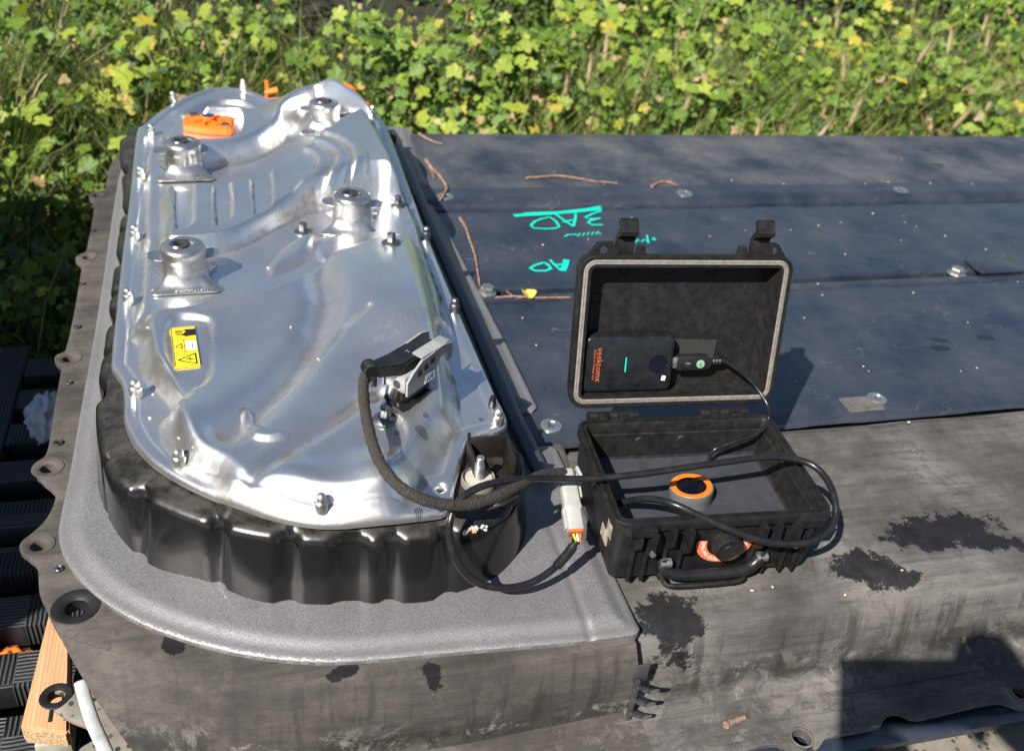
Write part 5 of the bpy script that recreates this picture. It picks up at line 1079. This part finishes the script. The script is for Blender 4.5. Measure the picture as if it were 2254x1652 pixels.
# 30 mallow plants with stems and separate large leaves in the front of the bank
lmes=[]
for si,(sV,sF) in enumerate(SHAPES):
    for mi_ in (0,1,2,0):
        me=bpy.data.meshes.new('leaf'); me.from_pydata([tuple(v) for v in sV],[],sF); me.update(); at=me.attributes.new('tint','FLOAT','POINT'); at.data.foreach_set('value',np.full(len(sV),random.random(),np.float32)); me.materials.append(LM_[mi_]); smooth(me,180); lmes.append(me)
stem_m=plain('mallow_stem',(.12,.17,.05),.6)
mpos=[(245,215,1.5,1),(230,90,1,0),(120,290,1.2,0),(330,110,1.2,1),(60,270,1,0),(180,360,1.1,0),(450,60,1,0),(560,90,1,0),(690,110,1.1,0),(790,60,1,0),(880,130,1.1,0),(960,210,1,0),(1020,60,1,0),(1100,150,1,0),(1170,110,1,0),(1250,60,1,0),(1340,60,1.2,1),(1450,150,1,0),(1530,215,1,0),(1640,40,1.3,0),(1700,90,1.3,0),(1790,200,1,0),(1850,110,1,1),(1960,50,1.2,1),(2010,120,1,0),(2090,240,1,0),(2200,170,1,0),(1380,240,1,1),(1180,250,1,1),(30,60,1.3,0)]
for i,(px_,py_,k0,yl) in enumerate(mpos):
    for Yt in np.linspace(1.3,6,90):
        d=np.array([px_-1127.,py_-826.,FPX]); w=np.array([d@XC,d@YC,d@ZC]); t=Yt/w[1]; q=w*t; zt=q[2]+CH
        if zt<=canopy(q[0],q[1])+.03: break
    x,y=q[0],q[1]; g=float(bank(np.array(x),np.array(y)))
    tp=thing('mallow_plant',('yellowing' if yl else 'green')+' mallow plant with round lobed leaves in the weed bank','mallow',(0,0,0),'mallow plants in the weed bank')
    top=Vector((x,y,zt)); rt=Vector((x+.03,y+.05,g)); bm=bmesh.new(); tube(bm,[rt,(rt+top)/2+Vector((.01,.0,.02)),top],.003,6); frombm('stem',bm,stem_m,tp)
    for k in range(10):
        c=top+Vector((random.gauss(0,.06),random.gauss(0,.05),random.uniform(-.05,.05))); s_=random.uniform(.016,.029)*k0
        n_=Vector((random.gauss(-.25,.4),random.gauss(-.45,.4),random.uniform(.5,1))).normalized(); j=random.randrange(4); me=lmes[j*4+(random.choice((1,1,2)) if yl else random.choice((0,3,0,1)))]
        o=bpy.data.objects.new('leaf',me); COL.objects.link(o); o.parent=tp; o.location=c; o.rotation_mode='QUATERNION'; o.rotation_quaternion=n_.to_track_quat('Z','Y')@Vector((0,0,1)).rotation_difference(Vector((0,0,1))); o.scale=(s_,s_,s_); o.rotation_quaternion=n_.to_track_quat('Z','Y')
# ------------------------------------------------------------ photographer holding the phone (behind the camera; throws the shadow at lower right)
ph=thing('phone','black phone held level in two hands above the near side of the pack','phone')
Mc=camo.matrix_world.copy(); PHM=Mc@T(.030,-.022,.012)
bm=bmesh.new(); box(bm,(0,0,0),(.155,.074,.008),PHM,.003)
frombm('phone_body',bm,M['glass'],ph)
def person(joints,edges,name,mat,par):
    names=list(joints); me=bpy.data.meshes.new(name); me.from_pydata([joints[k][0] for k in names],[(names.index(a),names.index(b_)) for a,b_ in edges],[]); o=bpy.data.objects.new(name,me); COL.objects.link(o)
    md=o.modifiers.new('skin','SKIN'); sv_=me.skin_vertices[0].data
    for i,k in enumerate(names): sv_[i].radius=(joints[k][1],joints[k][1]); sv_[i].use_root=(i==0)
    o.modifiers.new('sub','SUBSURF').levels=2; me.materials.append(mat); o.parent=par
    dg=bpy.context.evaluated_depsgraph_get(); m2=bpy.data.meshes.new_from_object(o.evaluated_get(dg)); o.modifiers.clear(); o.data=m2; smooth(m2,180); return o
pe=thing('person','photographer in a dark top leaning over with both arms forward','person')
lh=Vector((-.005,-.035,.60)); rh=PHM@Vector((.088,-.035,.01))
J={'pelvis':((.28,-.62,.02),.15),'belly':((.27,-.60,.20),.135),'chest':((.25,-.52,.42),.15),'neck0':((.22,-.42,.58),.07),'neck':((.20,-.37,.64),.055),'head':((.18,-.33,.74),.088),'crown':((.18,-.34,.82),.07),
 'ls':((.07,-.45,.52),.062),'le':((-.02,-.30,.40),.045),'lw':((lh.x,lh.y-.06,lh.z-.03),.032),'lp':((lh.x,lh.y,lh.z),.034),
 'rs':((.43,-.45,.52),.062),'re':((.46,-.25,.44),.045),'rw':((.175,-.075,.64),.034),'rp':((.140,-.01,.675),.044),'rq':((.135,.015,.715),.030),'lq':((.05,-.03,.605),.03),
 'lh':((.19,-.63,-.05),.10),'lk':((.17,-.58,-.26),.07),'la':((.16,-.66,-.42),.045),'rh':((.37,-.63,-.05),.10),'rk':((.39,-.58,-.26),.07),'ra':((.40,-.66,-.42),.045),'lt':((.15,-.55,-.43),.035),'rt':((.42,-.55,-.43),.035)}
E_=[('pelvis','belly'),('belly','chest'),('chest','neck0'),('neck0','neck'),('neck','head'),('head','crown'),('chest','ls'),('ls','le'),('le','lw'),('lw','lp'),('chest','rs'),('rs','re'),('re','rw'),('rw','rp'),('rp','rq'),('lp','lq'),('pelvis','lh'),('lh','lk'),('lk','la'),('la','lt'),('pelvis','rh'),('rh','rk'),('rk','ra'),('ra','rt')]
person(J,E_,'body',M['sky_cloth'],pe)
for wp,sg in ((lh,-1),(rh,1)):
    for k in range(4):
        b_=wp+Vector((0,.0,.02-k*.017)); F_={'a':(tuple(b_),.009),'b':(tuple(PHM@Vector((sg*.068,.022-k*.019,-.010))),.008),'c':(tuple(PHM@Vector((sg*.045,.020-k*.018,-.012))),.0065)}
        if k==3 or sg>0 or True: person(F_,[('a','b'),('b','c')],'finger',M['skin'],pe)
    F_={'a':(tuple(wp),.010),'b':(tuple(PHM@Vector((sg*.062,-.02,.016))),.009),'c':(tuple(PHM@Vector((sg*.04,-.01,.014))),.0075)}; person(F_,[('a','b'),('b','c')],'thumb',M['skin'],pe)
ORD='first second third fourth fifth sixth seventh eighth ninth tenth eleventh twelfth thirteenth fourteenth fifteenth sixteenth seventeenth eighteenth nineteenth twentieth twenty-first twenty-second twenty-third twenty-fourth twenty-fifth twenty-sixth twenty-seventh twenty-eighth twenty-ninth thirtieth'.split()
for g_,tx in (('mallow plants in the weed bank','%s mallow plant from the left in the weed bank, %s round leaves'),('dry grass heads among the weeds','%s dry %sgrass seed head from the left in the weeds')):
    L_=[o for o in COL.objects if o.get('group')==g_ and o.parent is None]; kx=lambda o:(lambda p:((p.x*XC[0]+p.y*YC[0]+(p.z-CH)*ZC[0])/(p.x*XC[2]+p.y*YC[2]+(p.z-CH)*ZC[2])))(o.children[0].data.vertices[-1].co if o.type=='EMPTY' else o.location)
    for i,o in enumerate(sorted(L_,key=kx)): o['label']=tx%(ORD[i],('yellowing' if 'yellow' in o['label'] else 'green') if o.type=='EMPTY' else 'straw coloured ')
# ------------------------------------------------------------ put every Empty at its thing's base
bpy.context.view_layer.update()
for o in list(COL.objects):
    if o.type=='EMPTY' and o.parent is None:
        P=[]
        def walk(c):
            if c.type=='MESH': P.extend([c.matrix_world@Vector(k) for k in c.bound_box])
            for d in c.children: walk(d)
        walk(o)
        if not P or o.name.startswith('battery_pack'): continue
        lo_=[min(p[i] for p in P) for i in range(3)]; hi_=[max(p[i] for p in P) for i in range(3)]; b_=Vector(((lo_[0]+hi_[0])/2,(lo_[1]+hi_[1])/2,lo_[2]))
        for c in o.children: c.location=c.location-b_
        o.location=b_
